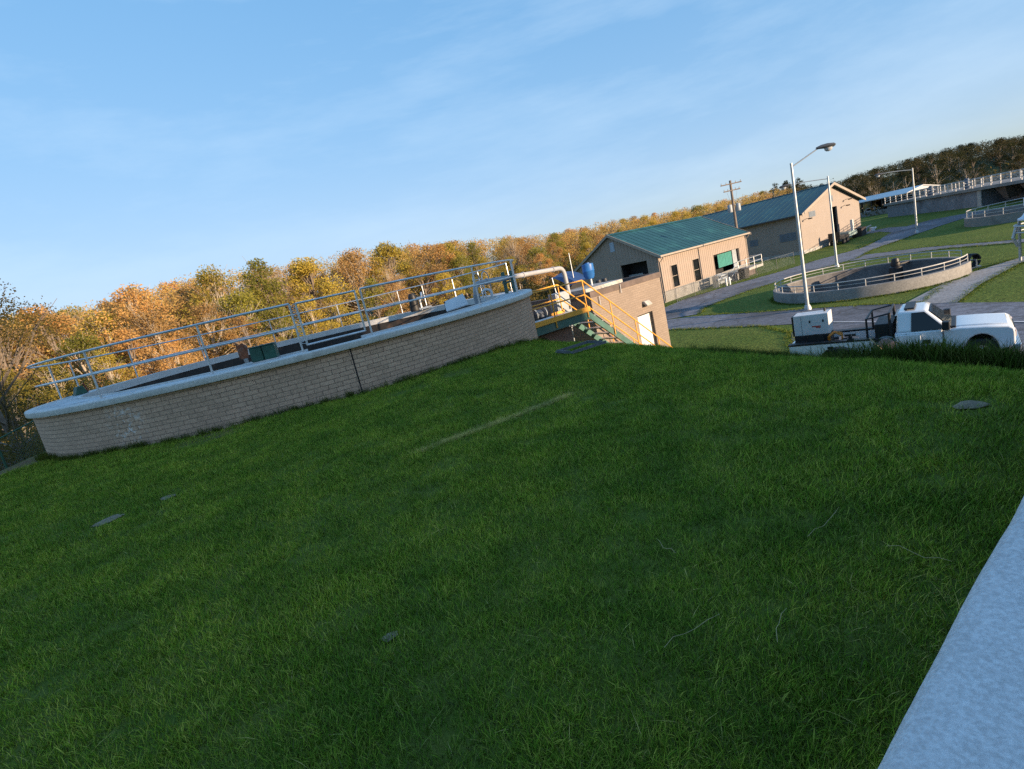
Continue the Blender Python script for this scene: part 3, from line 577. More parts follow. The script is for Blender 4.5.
for x in (-.22,.22): q=MB(); q.cyl((x,0,0),(x,0,.5),.06,n=12); q.lathe([(0,.66),(.12,.62),(.15,.5),(.12,.48)],c=(x,0,0),n=14,closed_prof=False); q.build('cap',M['black'],b_,smooth=True)
b_=thing('light_mast','thin pale metal mast rising behind the bend of the white pipe','mast',(3.85,25.1,-5.6))
q=MB(); q.tube([(0,0,0),(0,0,5.95)],[.035,.016],8); q.build('pole',M['lampgrey'],b_,smooth=True)
q=MB(); q.box(-.1,.1,-.1,.1,0,.04); q.build('base_plate',M['steel'],b_)
b_=thing('brace_pole','thin leaning pale strut under the white pipe beside the platform','strut',(2.9,22.6,-4.6))
q=MB(); q.tube([(0,0,0),(-.32,-.05,4.1)],.024,8); q.build('tube',M['lampgrey'],b_,smooth=True)
q=MB(); q.box(-.12,.12,-.12,.12,-.9,.03); q.build('foot',M['conc'],b_)

# ------------------------------------------------------------------ metal sided buildings (local: x along the long wall, y into the building, front at y = 0)
def ribs_x(mb,x0,x1,z0,ztop,holes,y,step=.36,d=.035,w=.07):
    n=int((x1-x0)/step)
    for i in range(n):
        x=x0+(i+.5)*(x1-x0)/n; zt=ztop(x) if callable(ztop) else ztop; seg=[(z0,zt)]
        for h in holes:
            if h[0]-.05<x<h[1]+.05:
                ns=[]
                for a,b2 in seg:
                    if h[2]>a: ns.append((a,min(b2,h[2])))
                    if h[3]<b2: ns.append((max(a,h[3]),b2))
                seg=[z for z in ns if z[1]-z[0]>.02]
        for a,b2 in seg: mb.add([(x-w,y,a),(x-w*.5,y-d,a),(x+w*.5,y-d,a),(x+w,y,a),(x-w,y,b2),(x-w*.5,y-d,b2),(x+w*.5,y-d,b2),(x+w,y,b2)],[(0,1,5,4),(1,2,6,5),(2,3,7,6),(4,5,6,7),(3,2,1,0)])
def ribs_y(mb,y0,y1,z0,ztop,holes,x,step=.36,d=.035,w=.07):
    k=MB(); ribs_x(k,y0,y1,z0,ztop,holes,0,step,d,w); mb.add([(x+py,px,pz) for px,py,pz in k.v],[f[::-1] for f in k.f])
def roof_slab(mb,x0,x1,yw,eave,ridge,over,th=.09,step=.8):
    """gable roof, ridge along x at y=yw/2"""
    h=yw/2; sl=(ridge-eave)/h; ye=-over; ze=eave-over*sl
    for sgn in (1,-1):
        def Y(y): return y if sgn==1 else yw-y
        mb.add([(x0,Y(ye),ze),(x1,Y(ye),ze),(x1,Y(h),ridge),(x0,Y(h),ridge),(x0,Y(ye),ze+th),(x1,Y(ye),ze+th),(x1,Y(h),ridge+th),(x0,Y(h),ridge+th)],
               [(0,1,2,3),(7,6,5,4),(0,4,5,1),(1,5,6,2),(3,7,4,0)])
        n=int((x1-x0)/step)
        for i in range(n+1):
            x=x0+.03+(x1-x0-.06)*i/n
            mb.add([(x-.025,Y(ye),ze+th),(x+.025,Y(ye),ze+th),(x+.025,Y(h),ridge+th),(x-.025,Y(h),ridge+th),(x-.02,Y(ye),ze+th+.022),(x+.02,Y(ye),ze+th+.022),(x+.02,Y(h),ridge+th+.022),(x-.02,Y(h),ridge+th+.022)],
                   [(7,6,5,4),(0,4,5,1),(1,5,6,2),(2,6,7,3),(3,7,4,0)])
    mb.prism([(h-.22,ridge+th+.045-.22*sl),(h,ridge+th+.075),(h+.22,ridge+th+.045-.22*sl),(h,ridge+th+.02)],'x',x0-.02,x1+.02)
def gable(mb,yw,x0,x1,eave,ridge): mb.prism([(0,eave),(yw,eave),(yw/2,ridge)],'x',x0,x1)

B=thing('metal_building','tan ribbed metal building with green gable roof, nearer of the two','building',(15.35,49.37,-5.6),39)
L,W,E_,RG=17.0,9.8,4.42,7.08
H1=[(1.84,2.85,1.12,3.12),(5.65,6.8,1.0,3.08),(9.7,15.2,.85,2.95)]; HG=[(1.2,4.2,2.05,4.1)]
q=MB(); cells(q,0,L,1.0,E_,[h for h in H1 if 1]+[],0,.18); q2=H1
cells(q,.18,W,1.0,E_,[(h[0],h[1],h[2],h[3]) for h in HG],0,.18,axis='y'); q.box(L-.18,L,.18,W,1.0,E_); q.box(.18,L-.18,W-.18,W,1.0,E_)
gable(q,W,0,.18,E_,RG-.06); gable(q,W,L-.18,L,E_,RG-.06)
ribs_x(q,0,L,1.0,E_,H1,0); 
zt=lambda y: E_+(RG-.06-E_)*(1-abs(y-W/2)/(W/2))
ribs_y(q,0,W,1.0,zt,HG+[(4.55,5.0,5.5,6.45)],0)
q.build('wall',M['siding_a'],B)
q=MB(); q.box(-.02,L+.02,-.03,.25,-1,.995); q.box(-.02,.25,.25,W+.02,-1,.995); q.box(L-.25,L+.02,.25,W+.02,-1,.995); q.box(.25,L-.25,W-.25,W+.02,-1,.995); q.build('foundation',M['conc'],B)
q=MB(); roof_slab(q,-.3,L+.12,W,E_,RG,.4); rf=q.build('roof',M['roofgreen'],B)
q=MB(); sl=(RG-E_)/(W/2); ze=E_-.4*sl
q.box(-.32,L+.14,-.55,-.402,ze-.06,ze+.10)
for x in (-.36,L+.122):
    for sg in (0,1):
        yy=[-.6,W/2] if sg==0 else [W+.6,W/2]; zz=[E_-.6*sl,RG]; q.add([(x,yy[0],zz[0]-.1),(x,yy[1],zz[1]-.1),(x,yy[1],zz[1]+.16),(x,yy[0],zz[0]+.16),(x+.05,yy[0],zz[0]-.1),(x+.05,yy[1],zz[1]-.1),(x+.05,yy[1],zz[1]+.16),(x+.05,yy[0],zz[0]+.16)],[(0,1,2,3),(7,6,5,4),(0,4,5,1),(1,5,6,2),(2,6,7,3),(3,7,4,0)])
q.build('fascia',M['trim'],rf)
for x in (.12,L-.12): q=MB(); q.tube([(x,-.52,ze-.05),(x,-.4,ze-.25),(x,-.1,ze-.5),(x,-.1,.1)],.045,8); q.build('downspout',M['trim'],B,smooth=True)
for (x0,x1,z0,z1) in H1[:2]:
    q=MB(); q.box(x0,x1,.09,.12,z0,z1); w_=q.build('window',M['glass'],B)
    q=MB(); q.box(x0-.06,x0,-.045,.1,z0-.06,z1+.06); q.box(x1,x1+.06,-.045,.1,z0-.06,z1+.06); q.box(x0,x1,-.045,.1,z1,z1+.06); q.box(x0,x1,-.06,.1,z0-.06,z0); q.box(x0,x1,.07,.089,(z0+z1)/2-.02,(z0+z1)/2+.02); q.build('frame',M['trim'],w_)
x0,x1,z0,z1=H1[2]
q=MB(); q.box(x0,x1,1.4,1.5,z0,z1); q.box(x0,x1,.19,1.4,z1+.002,z1+.06); q.box(x0-.06,x0-.002,.19,1.4,z0,z1); q.box(x1+.002,x1+.06,.19,1.4,z0,z1); q.box(x0,x1,.19,1.4,z0-.06,z0-.002); q.build('opening',M['dark'],B)
for k in (0,1):
    a=x0+1.45+k*1.5; q=MB(); q.box(a,a+1.46,.35,.42,z0+.62,z1-.12)
    for j in range(5): q.box(a+.12+j*.27,a+.2+j*.27,.33,.349,z0+.7,z1-.2)
    q.build('door',M['teal'],B)
q=MB(); q.box(x0+4.5,x1,.3,.36,z0,z1-.02); q.build('door',M['grey'],B)
y0,y1,z0,z1=HG[0]
q=MB(); q.box(1.5,1.6,y0,y1,z0,z1); q.box(.19,1.5,y0,y1,z1+.002,z1+.06); q.box(.19,1.5,y0-.06,y0-.002,z0,z1); q.box(.19,1.5,y1+.002,y1+.06,z0,z1); q.box(.19,1.5,y0,y1,z0-.06,z0-.002); q.build('opening',M['dark'],B)
q=MB(); q.box(.9,1.0,y0+1.25,y0+2.9,z0,z0+.95); q.build('stored_panel',M['grey'],B)
q=MB(); q.box(-.05,-.001,4.5,5.0,5.5,6.4)
for j in range(6): q.box(-.08,-.051,4.55,4.95,5.56+j*.14,5.62+j*.14)
q.build('gable_vent',mat('pale_blue_louver',(.36,.44,.54),.5),B)
# ramp in front of the big opening
def loc(o,rz,x,y,z): a=R(rz); return (o[0]+x*math.cos(a)-y*math.sin(a),o[1]+x*math.sin(a)+y*math.cos(a),o[2]+z)
OB=(15.35,49.37,-5.6)
r1=thing('loading_ramp','raised pale landing with grey pipe railing in front of the green doors','landing',loc(OB,39,10.2,-1.75,0),39)
q=MB(); q.box(.9,6.4,0,1.7,.55,.8); q.build('deck',M['conc_l'],r1,bevel=.01)
q=MB(); q.box(2.2,4.6,.1,1.6,-.3,.548); q.build('pier',M['brown'],r1)
q=MB()
for z in (1.3,1.78): q.tube([(-.6,.06,z-.75),(1.0,.06,z),(6.3,.06,z)],.03,8); q.tube([(6.3,.06,z),(6.3,1.6,z)],.03,8)
rr_=q.build('railing',M['alu'],r1,smooth=True)
for x in (1.0,2.75,4.5,6.3): q=MB(); q.cyl((x,.06,.55),(x,.06,1.78),.028,n=8); q.build('post',M['alu'],rr_,smooth=True)
for k in range(3): q=MB(); q.box(.65-k*.3,.9-k*.3,.1,1.6,0,.62-k*.19); q.build('step',M['conc'],r1)
b_=thing('rubbish_bin','dark wheeled rubbish bin in front of the landing steps of the nearer metal building','bin',loc(OB,39,10.55,-2.5,0),25)
q=MB(); q.add([(-.28,-.3,.08),(.28,-.3,.08),(.28,.3,.08),(-.28,.3,.08),(-.36,-.4,1.0),(.36,-.4,1.0),(.36,.42,1.0),(-.36,.42,1.0)],[(3,2,1,0),(4,5,6,7),(0,1,5,4),(1,2,6,5),(2,3,7,6),(3,0,4,7)]); q.build('bin_body',M['black'],b_,bevel=.03)
q=MB(); q.prism([(-.42,1.0),(.46,1.0),(.46,1.06),(0,1.14),(-.42,1.05)],'x',-.39,.39); q.build('lid',M['black'],b_,bevel=.015)
for x in (-.3,.24): q=MB(); q.cyl((x,.36,.1),(x+.06,.36,.1),.1); q.build('wheel',M['rubber'],b_)
b_=thing('pipe_rack','grey rack of stacked pipe fittings along the foot of the nearer metal building','rack',loc(OB,39,7.6,-1.5,0),39)
q=MB()
for x in (-.9,.9): q.box(x-.04,x+.04,-.3,.3,0,1.1)
q.box(-.9,.9,-.28,-.22,.5,.56); q.box(-.9,.9,.22,.28,.9,.96); q.build('frame',M['steel'],b_)
q=MB()
for k,(y,z,r_2) in enumerate(((-.2,.68,.11),(.05,.3,.14),(.2,1.06,.09),(-.1,.95,.1))): q.cyl((-1.0+.2*k,y,z),(.9,y,z),r_2,n=12)
q.lathe([(.18,0),(.28,0),(.28,.12),(.18,.12)],c=(1.3,-.2,.3),n=16); q.build('pipes',M['grey'],b_,smooth=True)
for k,x in enumerate((6.6,7.25)):
    b2=thing('bollard',['short white bollard by the pipe rack, left of a pair','short white bollard by the pipe rack, right of a pair'][k],'bollard',loc(OB,39,x,-2.6,-.05),0,'white bollards beside the nearer metal building')
    q=MB(); q.lathe([(.09,0),(.09,.72),(.07,.8),(0,.83)],n=16,closed_prof=False); q.build('post',M['whitem'],b2,smooth=True)
    q=MB(); q.lathe([(0,0),(.16,0),(.15,.06),(.09,.08)],n=16,closed_prof=False); q.build('footing',M['conc'],b2)
# chain link fence between building and road
fz=[(15.9,47.6),(18.2,49.3),(20.9,51.0),(23.6,52.7),(26.6,54.5),(29.6,56.2),(32.4,57.9)]
fo=thing('chain_link_fence','low chain link fence with thin grey posts along the road by the nearer metal building','fence',(15.9,47.6,-5.6))
m,nt,bs_=nodes('chain_mesh'); tc=nt.nodes.new('ShaderNodeTexCoord'); mp=N(nt,'ShaderNodeMapping'); nt.links.new(tc.outputs['UV'],mp.inputs[0])
bs_.inputs['Base Color'].default_value=(.25,.27,.28,1); bs_.inputs['Metallic'].default_value=.6; bs_.inputs['Roughness'].default_value=.5
q=MB()
for (a,b2) in zip(fz[:-1],fz[1:]):
    a=Vector((a[0]-15.9,a[1]-47.6,0)); b2=Vector((b2[0]-15.9,b2[1]-47.6,0)); d=b2-a; n=int(d.length/.16)
    for i in range(n+1):
        for s2 in (1,-1):
            f0=i/n; f1=f0+s2*1.1/d.length; 
            z0,z1=.08,1.22
            if f1<0: z1=z0+(z1-z0)*(f0/(f0-f1)); f1=0
            if f1>1: z1=z0+(z1-z0)*((1-f0)/(f1-f0)); f1=1
            if abs(f1-f0)>1e-4: q.tube([a+d*f0+Vector((0,0,z0)),a+d*f1+Vector((0,0,z1))],.0035,3)
    q.tube([a+Vector((0,0,1.25)),b2+Vector((0,0,1.25))],.012,6)
q.build('wire_mesh',m,fo)
for p in fz: q=MB(); q.cyl((p[0]-15.9,p[1]-47.6,-.2),(p[0]-15.9,p[1]-47.6,1.32),.022,n=8); q.build('post',M['dullsteel'],fo,smooth=True)

# farther building: gable with ridge along its local y; local x runs along the lit gable wall
O2=(39.25,67.75,-5.7); RZ2=36
B2=thing('metal_shed','larger tan metal building with green roof and tall dark doorway, farther of the two','building',O2,RZ2)
W2,L2,E2,RG2=18.6,19.5,5.06,7.82
M['siding_b']=mat('pale_tan_siding',(.28,.235,.205),.5,var=.05,scale=.7,fine=.05,dirt=(.38,.32,.28),dscale=.5,dlo=.6,dhi=.9)
HD=[(9.3,11.0,1.3,4.9)]
q=MB(); cells(q,0,W2,.5,E2,HD,0,.2); q.box(0,.2,.2,L2,.5,E2); q.box(W2-.2,W2,.2,L2,.5,E2); q.box(.2,W2-.2,L2-.2,L2,.5,E2)
for y in (0,L2-.2): q.prism([(0,E2),(W2,E2),(W2/2,RG2-.05)],'y',y,y+.2)
zt2=lambda x: E2+(RG2-.05-E2)*(1-abs(x-W2/2)/(W2/2))
ribs_x(q,0,W2,.5,zt2,HD+[(2.4,4.4,4.2,5.1),(8.8,10.2,5.5,6.5)],0,step=.45,d=.025); ribs_y(q,0,L2,.5,E2,[(.6,2.8,1.9,3.05),(5.5,6.8,2.1,3.05)],0,step=.45,d=.025)
q.build('wall',M['siding_b'],B2)
q=MB(); q.box(-.02,W2+.02,-.04,.3,-1.2,.495); q.box(-.04,.3,.3,L2,-1.2,.495); q.box(W2-.3,W2+.02,.3,L2,-1.2,.495); q.build('foundation',M['conc_l'],B2)
k=MB(); roof_slab(k,-.6,L2+.6,W2,E2,RG2,.6,step=.9); q=MB(); q.add([(W2-y,x,z) for x,y,z in k.v],k.f); rf=q.build('roof',M['roofgreen'],B2)
q=MB(); sl=(RG2-E2)/(W2/2)
for sg in (0,1):
    xx=[-.75,W2/2] if sg==0 else [W2+.75,W2/2]; zz=[E2-.75*sl,RG2]
    for y in (-.66,L2+.6): q.add([(xx[0],y,zz[0]-.16),(xx[1],y,zz[1]-.16),(xx[1],y,zz[1]+.17),(xx[0],y,zz[0]+.17),(xx[0],y+.055,zz[0]-.16),(xx[1],y+.055,zz[1]-.16),(xx[1],y+.055,zz[1]+.17),(xx[0],y+.055,zz[0]+.17)],[(0,1,2,3),(7,6,5,4),(0,4,5,1),(1,5,6,2),(2,6,7,3),(3,7,4,0)])
q.build('fascia',M['trim'],rf)
q=MB(); zg=E2-.6*sl; q.box(-.74,-.602,-.6,L2+.6,zg-.08,zg+.08); q.build('gutter',mat('dark_gutter',(.05,.045,.045),.5),rf)
x0,x1,z0,z1=HD[0]
q=MB(); q.box(x0,x1,1.5,1.6,z0,z1); q.box(x0,x1,.21,1.5,z1+.002,z1+.06); q.box(x0-.06,x0-.002,.21,1.5,z0,z1); q.box(x1+.002,x1+.06,.21,1.5,z0,z1); q.build('doorway',M['dark'],B2)
def lou(x0,x1,z0,z1,ax_,par):
    q=MB(); n=max(3,int((z1-z0)/.13))
    if ax_=='x': q.box(x0,x1,-.03,-.001,z0,z1); [q.box(x0+.03,x1-.03,-.055,-.031,z0+.04+(z1-z0)*i/n,z0+.07+(z1-z0)*i/n) for i in range(n)]
    else: q.box(-.03,-.001,x0,x1,z0,z1); [q.box(-.055,-.031,x0+.03,x1-.03,z0+.04+(z1-z0)*i/n,z0+.07+(z1-z0)*i/n) for i in range(n)]
    q.build('louver',M['louver'],par)
lou(2.5,4.3,4.3,5.0,'x',B2); lou(9.05,9.95,5.6,6.4,'x',B2); lou(.68,2.72,1.98,2.98,'y',B2); lou(5.6,6.7,2.15,2.98,'y',B2)
for (x,z) in ((12.6,4.6),(13.4,5.35),(.9,4.15)):
    q=MB(); q.tube([(x,0,z),(x,-.35,z+.12),(x,-.7,z+.1)],.03,6); q.box(x-.14,x+.14,-1.0,-.6,z-.02,z+.12); q.build('wall_lamp',M['black'],B2)
ld=thing('loading_platform','grey green loading platform with white post under the tall doorway of the farther building','platform',loc(O2,RZ2,10.1,-1.4,0),RZ2)
q=MB(); q.box(-1.3,1.5,-.5,1.35,1.1,1.3); q.build('deck',M['greygreen'],ld)
q=MB(); q.box(-1.3,1.5,-.53,-.502,.75,1.3); q.build('apron',M['greygreen'],ld)
for x in (-1.2,1.4): q=MB(); q.box(x-.07,x+.07,-.45,-.31,-.1,1.098); q.build('leg',M['black'],ld)
q=MB(); q.box(1.2,1.5,-.2,.1,1.302,2.7); q.build('post',M['whitem'],ld)
b_=thing('steel_trailer','dark flat steel trailer parked against the farther building, left of its loading platform','trailer',loc(O2,RZ2,6.8,-1.6,.0),RZ2)
q=MB(); q.box(-1.7,1.2,-.7,.7,.75,1.15); q.box(-1.7,-1.6,-.7,.7,1.15,1.7); q.build('bed',M['black'],b_,bevel=.02)
for x in (-.7,.4): [ (lambda q:(q.cyl((x,y,.38),(x,y+.22,.38),.38,n=20),q.build('wheel',M['rubber'],b_,smooth=True)))(MB()) for y in (-.82,.6)]
q=MB(); q.tube([(1.2,0,.8),(2.3,0,.6)],.05,6); q.build('drawbar',M['black'],b_)
b_=thing('dark_crate','dark weathered crate on the grass right of the loading platform','crate',loc(O2,RZ2,12.9,-1.7,.05),RZ2)
q=MB(); q.box(-.8,.8,-.6,.6,.12,1.35); q.build('crate_body',mat('dark_timber',(.035,.03,.028),.9,var=.4),b_,bevel=.02)
q=MB(); q.box(-.86,.86,-.55,.55,0,.118); q.build('skid',M['woodpole'],b_)
b_=thing('scrap_pile','heap of pale scrap pipe and pump castings at the right end of the farther building','scrap',loc(O2,RZ2,15.6,-1.8,.1),RZ2)
q=MB()
for k in range(9):
    a=rnd.uniform(-.5,.5); x=rnd.uniform(-1,.6); y=rnd.uniform(-.5,.5); z=.1+k*.09; q.cyl((x-.9,y-a*.5,z),(x+.9,y+a*.5,z+rnd.uniform(-.05,.3)),rnd.uniform(.05,.12),n=10)
q.build('pipes',M['conc_l'],b_,smooth=True)
q=MB(); q.lathe([(0,0),(.4,.0),(.42,.2),(.3,.5),(.34,.75),(.2,.8),(0,.8)],c=(1.6,0,0),n=18,closed_prof=False); q.cyl((1.6,0,.5),(2.4,-.2,.62),.16,n=12); q.build('pump_casting',M['whitem'],b_,smooth=True)
# ------------------------------------------------------------------ sunken round clarifier by the road
t=thing('round_basin','sunken round concrete basin with a low pale pipe railing beside the road, near the pickup','basin',(TC[0],TC[1],-5.6))
q=MB(); q.lathe([(5.2,-.5),(5.2,.62),(5.18,.66),(4.88,.66),(4.86,.62),(4.86,-2.6),(5.18,-2.6)],n=120,a0=-22,a1=312); q.build('wall',M['conc'],t,smooth=True)
q=MB(); q.lathe([(5.2,-2.6),(5.2,.05),(4.86,.05),(4.86,-2.6)],n=24,a0=-48,a1=-22); q.build('sill',M['conc_l'],t)
q=MB(); q.lathe([(4.845,.6),(4.845,-2.4),(4.858,-2.4),(4.858,.6)],n=110,a0=-20,a1=310); q.build('inner_face',mat('stained_dark_concrete',(.14,.135,.135),.9,var=.35,scale=1.1,fine=.2,dirt=(.05,.045,.045),dscale=.8),t,smooth=True)
q=MB(); q.lathe([(0,-2.35),(4.95,-2.35)],n=64,closed_prof=False); q.build('floor',mat('red_brown_sludge',(.16,.10,.08),.8,var=.35,scale=1.2),t)
q=MB(); arc(q,5.05,1.06,-22,312,.03,110); arc(q,5.05,.86,-22,312,.014,110)
rail=q.build('railing',M['railwhite'],t,smooth=True)
for i in range(23):
    a=R(-22+334*i/22); q=MB(); q.cyl((5.05*math.cos(a),5.05*math.sin(a),.64),(5.05*math.cos(a),5.05*math.sin(a),1.06),.026,n=8); q.build('post',M['railwhite'],rail,smooth=True)
b_=thing('scraper_drive','dark vertical scraper drive column standing at the far side of the sunken basin','machine',(TC[0]+3.5,TC[1]+1.9,-8.25))
q=MB(); q.lathe([(0,0),(.45,0),(.45,1.9),(.38,2.0),(.38,3.1),(.3,3.15),(0,3.15)],n=20,closed_prof=False); q.build('column',M['black'],b_,smooth=True)
q=MB(); q.lathe([(0,3.15),(.26,3.15),(.28,3.3),(.2,3.65),(0,3.7)],n=16,closed_prof=False); q.box(.1,.9,-.06,.06,3.2,3.3); q.build('motor',M['black'],b_,smooth=True)
b_=thing('hose_reel','dark coil of hose and valve gear at the open gap of the sunken basin','hose',(TC[0]+4.5,TC[1]-2.75,-5.55))
q=MB(); 
for k in range(5): q.tube([(.34*math.cos(a),.1*k-.2,.45+.34*math.sin(a)) for a in np.linspace(0,6.1,22)],.05,8)
q.build('coil',M['black'],b_,smooth=True)
q=MB(); q.box(-.3,.3,-.3,.25,0,.08); q.cyl((0,-.3,.45),(0,.3,.45),.05); q.box(-.04,.04,-.34,-.28,0,.5); q.box(-.04,.04,.26,.32,0,.5); q.build('stand',M['steel'],b_)

# ------------------------------------------------------------------ street lamps and utility pole
def lamp(base,h,arm,label,side):
    b_=thing('street_lamp',label,'street lamp',base,0,'street lamps along the plant roads')
    q=MB(); q.tube([(0,0,0),(0,0,h)],[.105,.062],14); q.cyl((0,0,h),(0,0,h+.05),.07,n=12); q.build('pole',M['lampgrey'],b_,smooth=True)
    q=MB(); q.lathe([(0,0),(.2,0),(.2,.12),(.13,.3),(.11,.3)],n=16,closed_prof=False); q.build('base',M['lampgrey'],b_,smooth=True)
    q=MB(); dx,dy,dz=arm; P=[]
    for i in range(9):
        f=i/8; P.append((dx*f,dy*f,h-.15+(dz*math.sin(f*1.45) if side=='arch' else dz*f)))
    q.tube(P,.035,8); q.build('arm',M['lampgrey'],b_,smooth=True)
    e=Vector(P[-1]); d=Vector((dx,dy,0)).normalized(); n_=Vector((-d.y,d.x,0)); q=MB(); vs=[]
    for (f,w,zu,zl) in ((-.12,.08,.06,-.05),(.1,.13,.12,-.08),(.4,.19,.13,-.13),(.72,.16,.08,-.12),(.8,.06,.0,-.06)):
        for k in range(10):
            a=2*math.pi*k/10; c_,s_=math.cos(a),math.sin(a); vs.append(e+d*f+n_*(w*c_)+Vector((0,0,(zu if s_>0 else -zl)*s_)))
    q.add(vs,[(i*10+k,i*10+(k+1)%10,(i+1)*10+(k+1)%10,(i+1)*10+k) for i in range(4) for k in range(10)]+[tuple(range(10)),tuple(range(40,50))]); hd_=q.build('lamp_head',mat('dark_lamp_head',(.07,.075,.085),.5) if 'dark_lamp_head' not in bpy.data.materials else bpy.data.materials['dark_lamp_head'],b_,smooth=True)
    q=MB(); vs=[]
    for (w,z) in ((.15,-.10),(.14,-.2),(.08,-.27),(.0,-.29)):
        for k in range(12):
            a=2*math.pi*k/12; vs.append(e+d*(.45+w*1.35*math.cos(a))+n_*(w*math.sin(a))+Vector((0,0,z)))
    q.add(vs,[(i*12+k,i*12+(k+1)%12,(i+1)*12+(k+1)%12,(i+1)*12+k) for i in range(3) for k in range(12)]); q.build('lens',mat('lamp_lens',(.45,.47,.5),.2) if 'lamp_lens' not in bpy.data.materials else bpy.data.materials['lamp_lens'],hd_,smooth=True)
lamp((17.23,29.98,-5.6),7.95,(1.35,-.35,.62),'tall grey street lamp beside the pickup, its arm rising to the right','up')
lamp((29.8,46.71,-5.6),7.6,(-2.75,1.0,.25),'grey street lamp in front of the farther building, arm bending left over its roof','arch')
lamp((47.99,60.53,-5.56),7.0,(-2.6,1.0,.35),'slim grey street lamp at the road bend in front of the long concrete wall','arch')
up=thing('utility_pole','weathered timber utility pole with two crossarms and transformers behind the nearer metal building','utility pole',(30.3,65.6,-5.6))
q=MB(); q.tube([(0,0,0),(0,0,10.5)],[.19,.13],10); q.build('pole',M['woodpole'],up,smooth=True)
for z,L_ in ((10.1,1.25),(9.35,1.0)):
    q=MB(); q.prism([(-L_,z-.06),(L_,z-.06),(L_,z+.06),(-L_,z+.06)],'y',-.2,-.1)
    ar=q.build('crossarm',M['woodpole'],up); q=MB()
    for x in (-L_+.1,-L_*.45,L_*.45,L_-.1): q.lathe([(0,0),(.05,0),(.06,.08),(.035,.12),(.05,.17),(0,.19)],c=(x,-.15,z+.06),n=8,closed_prof=False)
    q.build('insulator',M['grey'],ar,smooth=True)
for x in (-.5,.5):
    q=MB(); q.lathe([(0,0),(.24,0),(.26,.06),(.26,.8),(.2,.88),(0,.9)],c=(x,-.12,6.9),n=16,closed_prof=False); q.tube([(x,-.1,7.8),(x*.6,-.1,8.1),(x*1.2,-.1,9.2)],.012,4); q.build('transformer',M['grey'],up,smooth=True)

# ------------------------------------------------------------------ far side of the plant
gT=g1(54,68)
t3=thing('long_tank_wall','long weathered concrete tank block with a railed walkway along its top, right background','tank block',(67.34,90.86,-4.85),0)
dA=Vector((-.193,-.981,0)); nA=Vector((.981,-.193,0))   # along the front face towards the camera / into the block
q=MB()
def ob(mb,u0,u1,v0,v1,z0,z1):
    P=[dA*u0+nA*v0,dA*u1+nA*v0,dA*u1+nA*v1,dA*u0+nA*v1]; mb.add([(p.x,p.y,z0) for p in P]+[(p.x,p.y,z1) for p in P],[(3,2,1,0),(4,5,6,7),(0,1,5,4),(1,2,6,5),(2,3,7,6),(3,0,4,7)])
ob(q,0,22.6,0,8,-1,2.05); ob(q,22.6,44,2.6,8,-1,2.05)
q.build('wall',mat('stained_concrete',(.20,.21,.235),.9,var=.25,scale=.5,fine=.25,dirt=(.10,.10,.11),dscale=.45,dlo=.45,dhi=.7),t3)
q=MB(); ob(q,22.0,22.7,-.12,-.001,-1,2.05); q.build('pilaster',M['conc_l'],t3)
q=MB(); ob(q,-.3,44,-.35,8.2,2.052,2.4); q.build('walkway_slab',M['conc'],t3)
for u in (25.5,29.5,34,39):
    q=MB()
    P=[dA*(u-.9)+nA*.2,dA*(u+.9)+nA*.2,dA*(u+.9)+nA*2.5,dA*(u-.9)+nA*2.5]; P2=[dA*(u-.35)+nA*.9,dA*(u+.35)+nA*.9,dA*(u+.35)+nA*1.9,dA*(u-.35)+nA*1.9]
    q.add([(p.x,p.y,.5) for p in P2]+[(p.x,p.y,2.05) for p in P],[(3,2,1,0),(4,5,6,7),(0,1,5,4),(1,2,6,5),(2,3,7,6),(3,0,4,7)]); q.build('hopper',M['brown'],t3)
q=MB()
for z in (2.8,3.12,3.45): 
    a=nA*-.25; b2=dA*43.5+nA*-.25; q.tube([(a.x,a.y,z),(b2.x,b2.y,z)],.04,6)
    a=nA*4; b2=dA*43.5+nA*4; q.tube([(a.x,a.y,z),(b2.x,b2.y,z)],.04,6)
rl3=q.build('railing',M['railwhite'],t3)
for i in range(27):
    for v in (-.25,4): q=MB(); p=dA*(i*1.65)+nA*v; q.box(p.x-.045,p.x+.045,p.y-.045,p.y+.045,2.38,3.48); q.build('post',M['railwhite'],rl3)
for (u,v,lab) in ((10,1.2,'blue grey drive motor on the walkway of the long concrete wall, left one'),(17.5,1.5,'blue grey drive motor on the walkway of the long concrete wall, right one')):
    p=dA*u+nA*v; b_=thing('drive_motor',lab,'motor',(67.34+p.x,90.86+p.y,-4.85+2.4)); q=MB(); q.lathe([(0,0),(.45,0),(.45,.25),(.28,.3),(.28,1.2),(.2,1.35),(0,1.36)],n=16,closed_prof=False); q.build('housing',mat('blue_machine',(.05,.075,.12),.5),b_,smooth=True)
    q=MB(); q.cyl((-.6,0,.7),(.6,0,.7),.16,n=12); q.build('gearbox',bpy.data.materials['blue_machine'],b_,smooth=True)
t4=thing('small_basin','small round concrete basin with pale railing in front of the long concrete wall','basin',(TD[0],TD[1],-5.5))
q=MB(); q.lathe([(5.5,-1.5),(5.5,.8),(5.15,.8),(5.15,-1.5)],n=80); q.build('wall',M['conc'],t4,smooth=True)
q=MB(); q.lathe([(0,-1.2),(5.2,-1.2)],n=48,closed_prof=False); q.build('floor',M['sludge'],t4)
q=MB(); arc(q,5.3,1.4,0,359,.035,80); arc(q,5.3,1.1,0,359,.022,80); r4=q.build('railing',M['railwhite'],t4,smooth=True)
for i in range(20): a=2*math.pi*i/20; q=MB(); q.cyl((5.3*math.cos(a),5.3*math.sin(a),.8),(5.3*math.cos(a),5.3*math.sin(a),1.4),.035,n=6); q.build('post',M['railwhite'],r4)
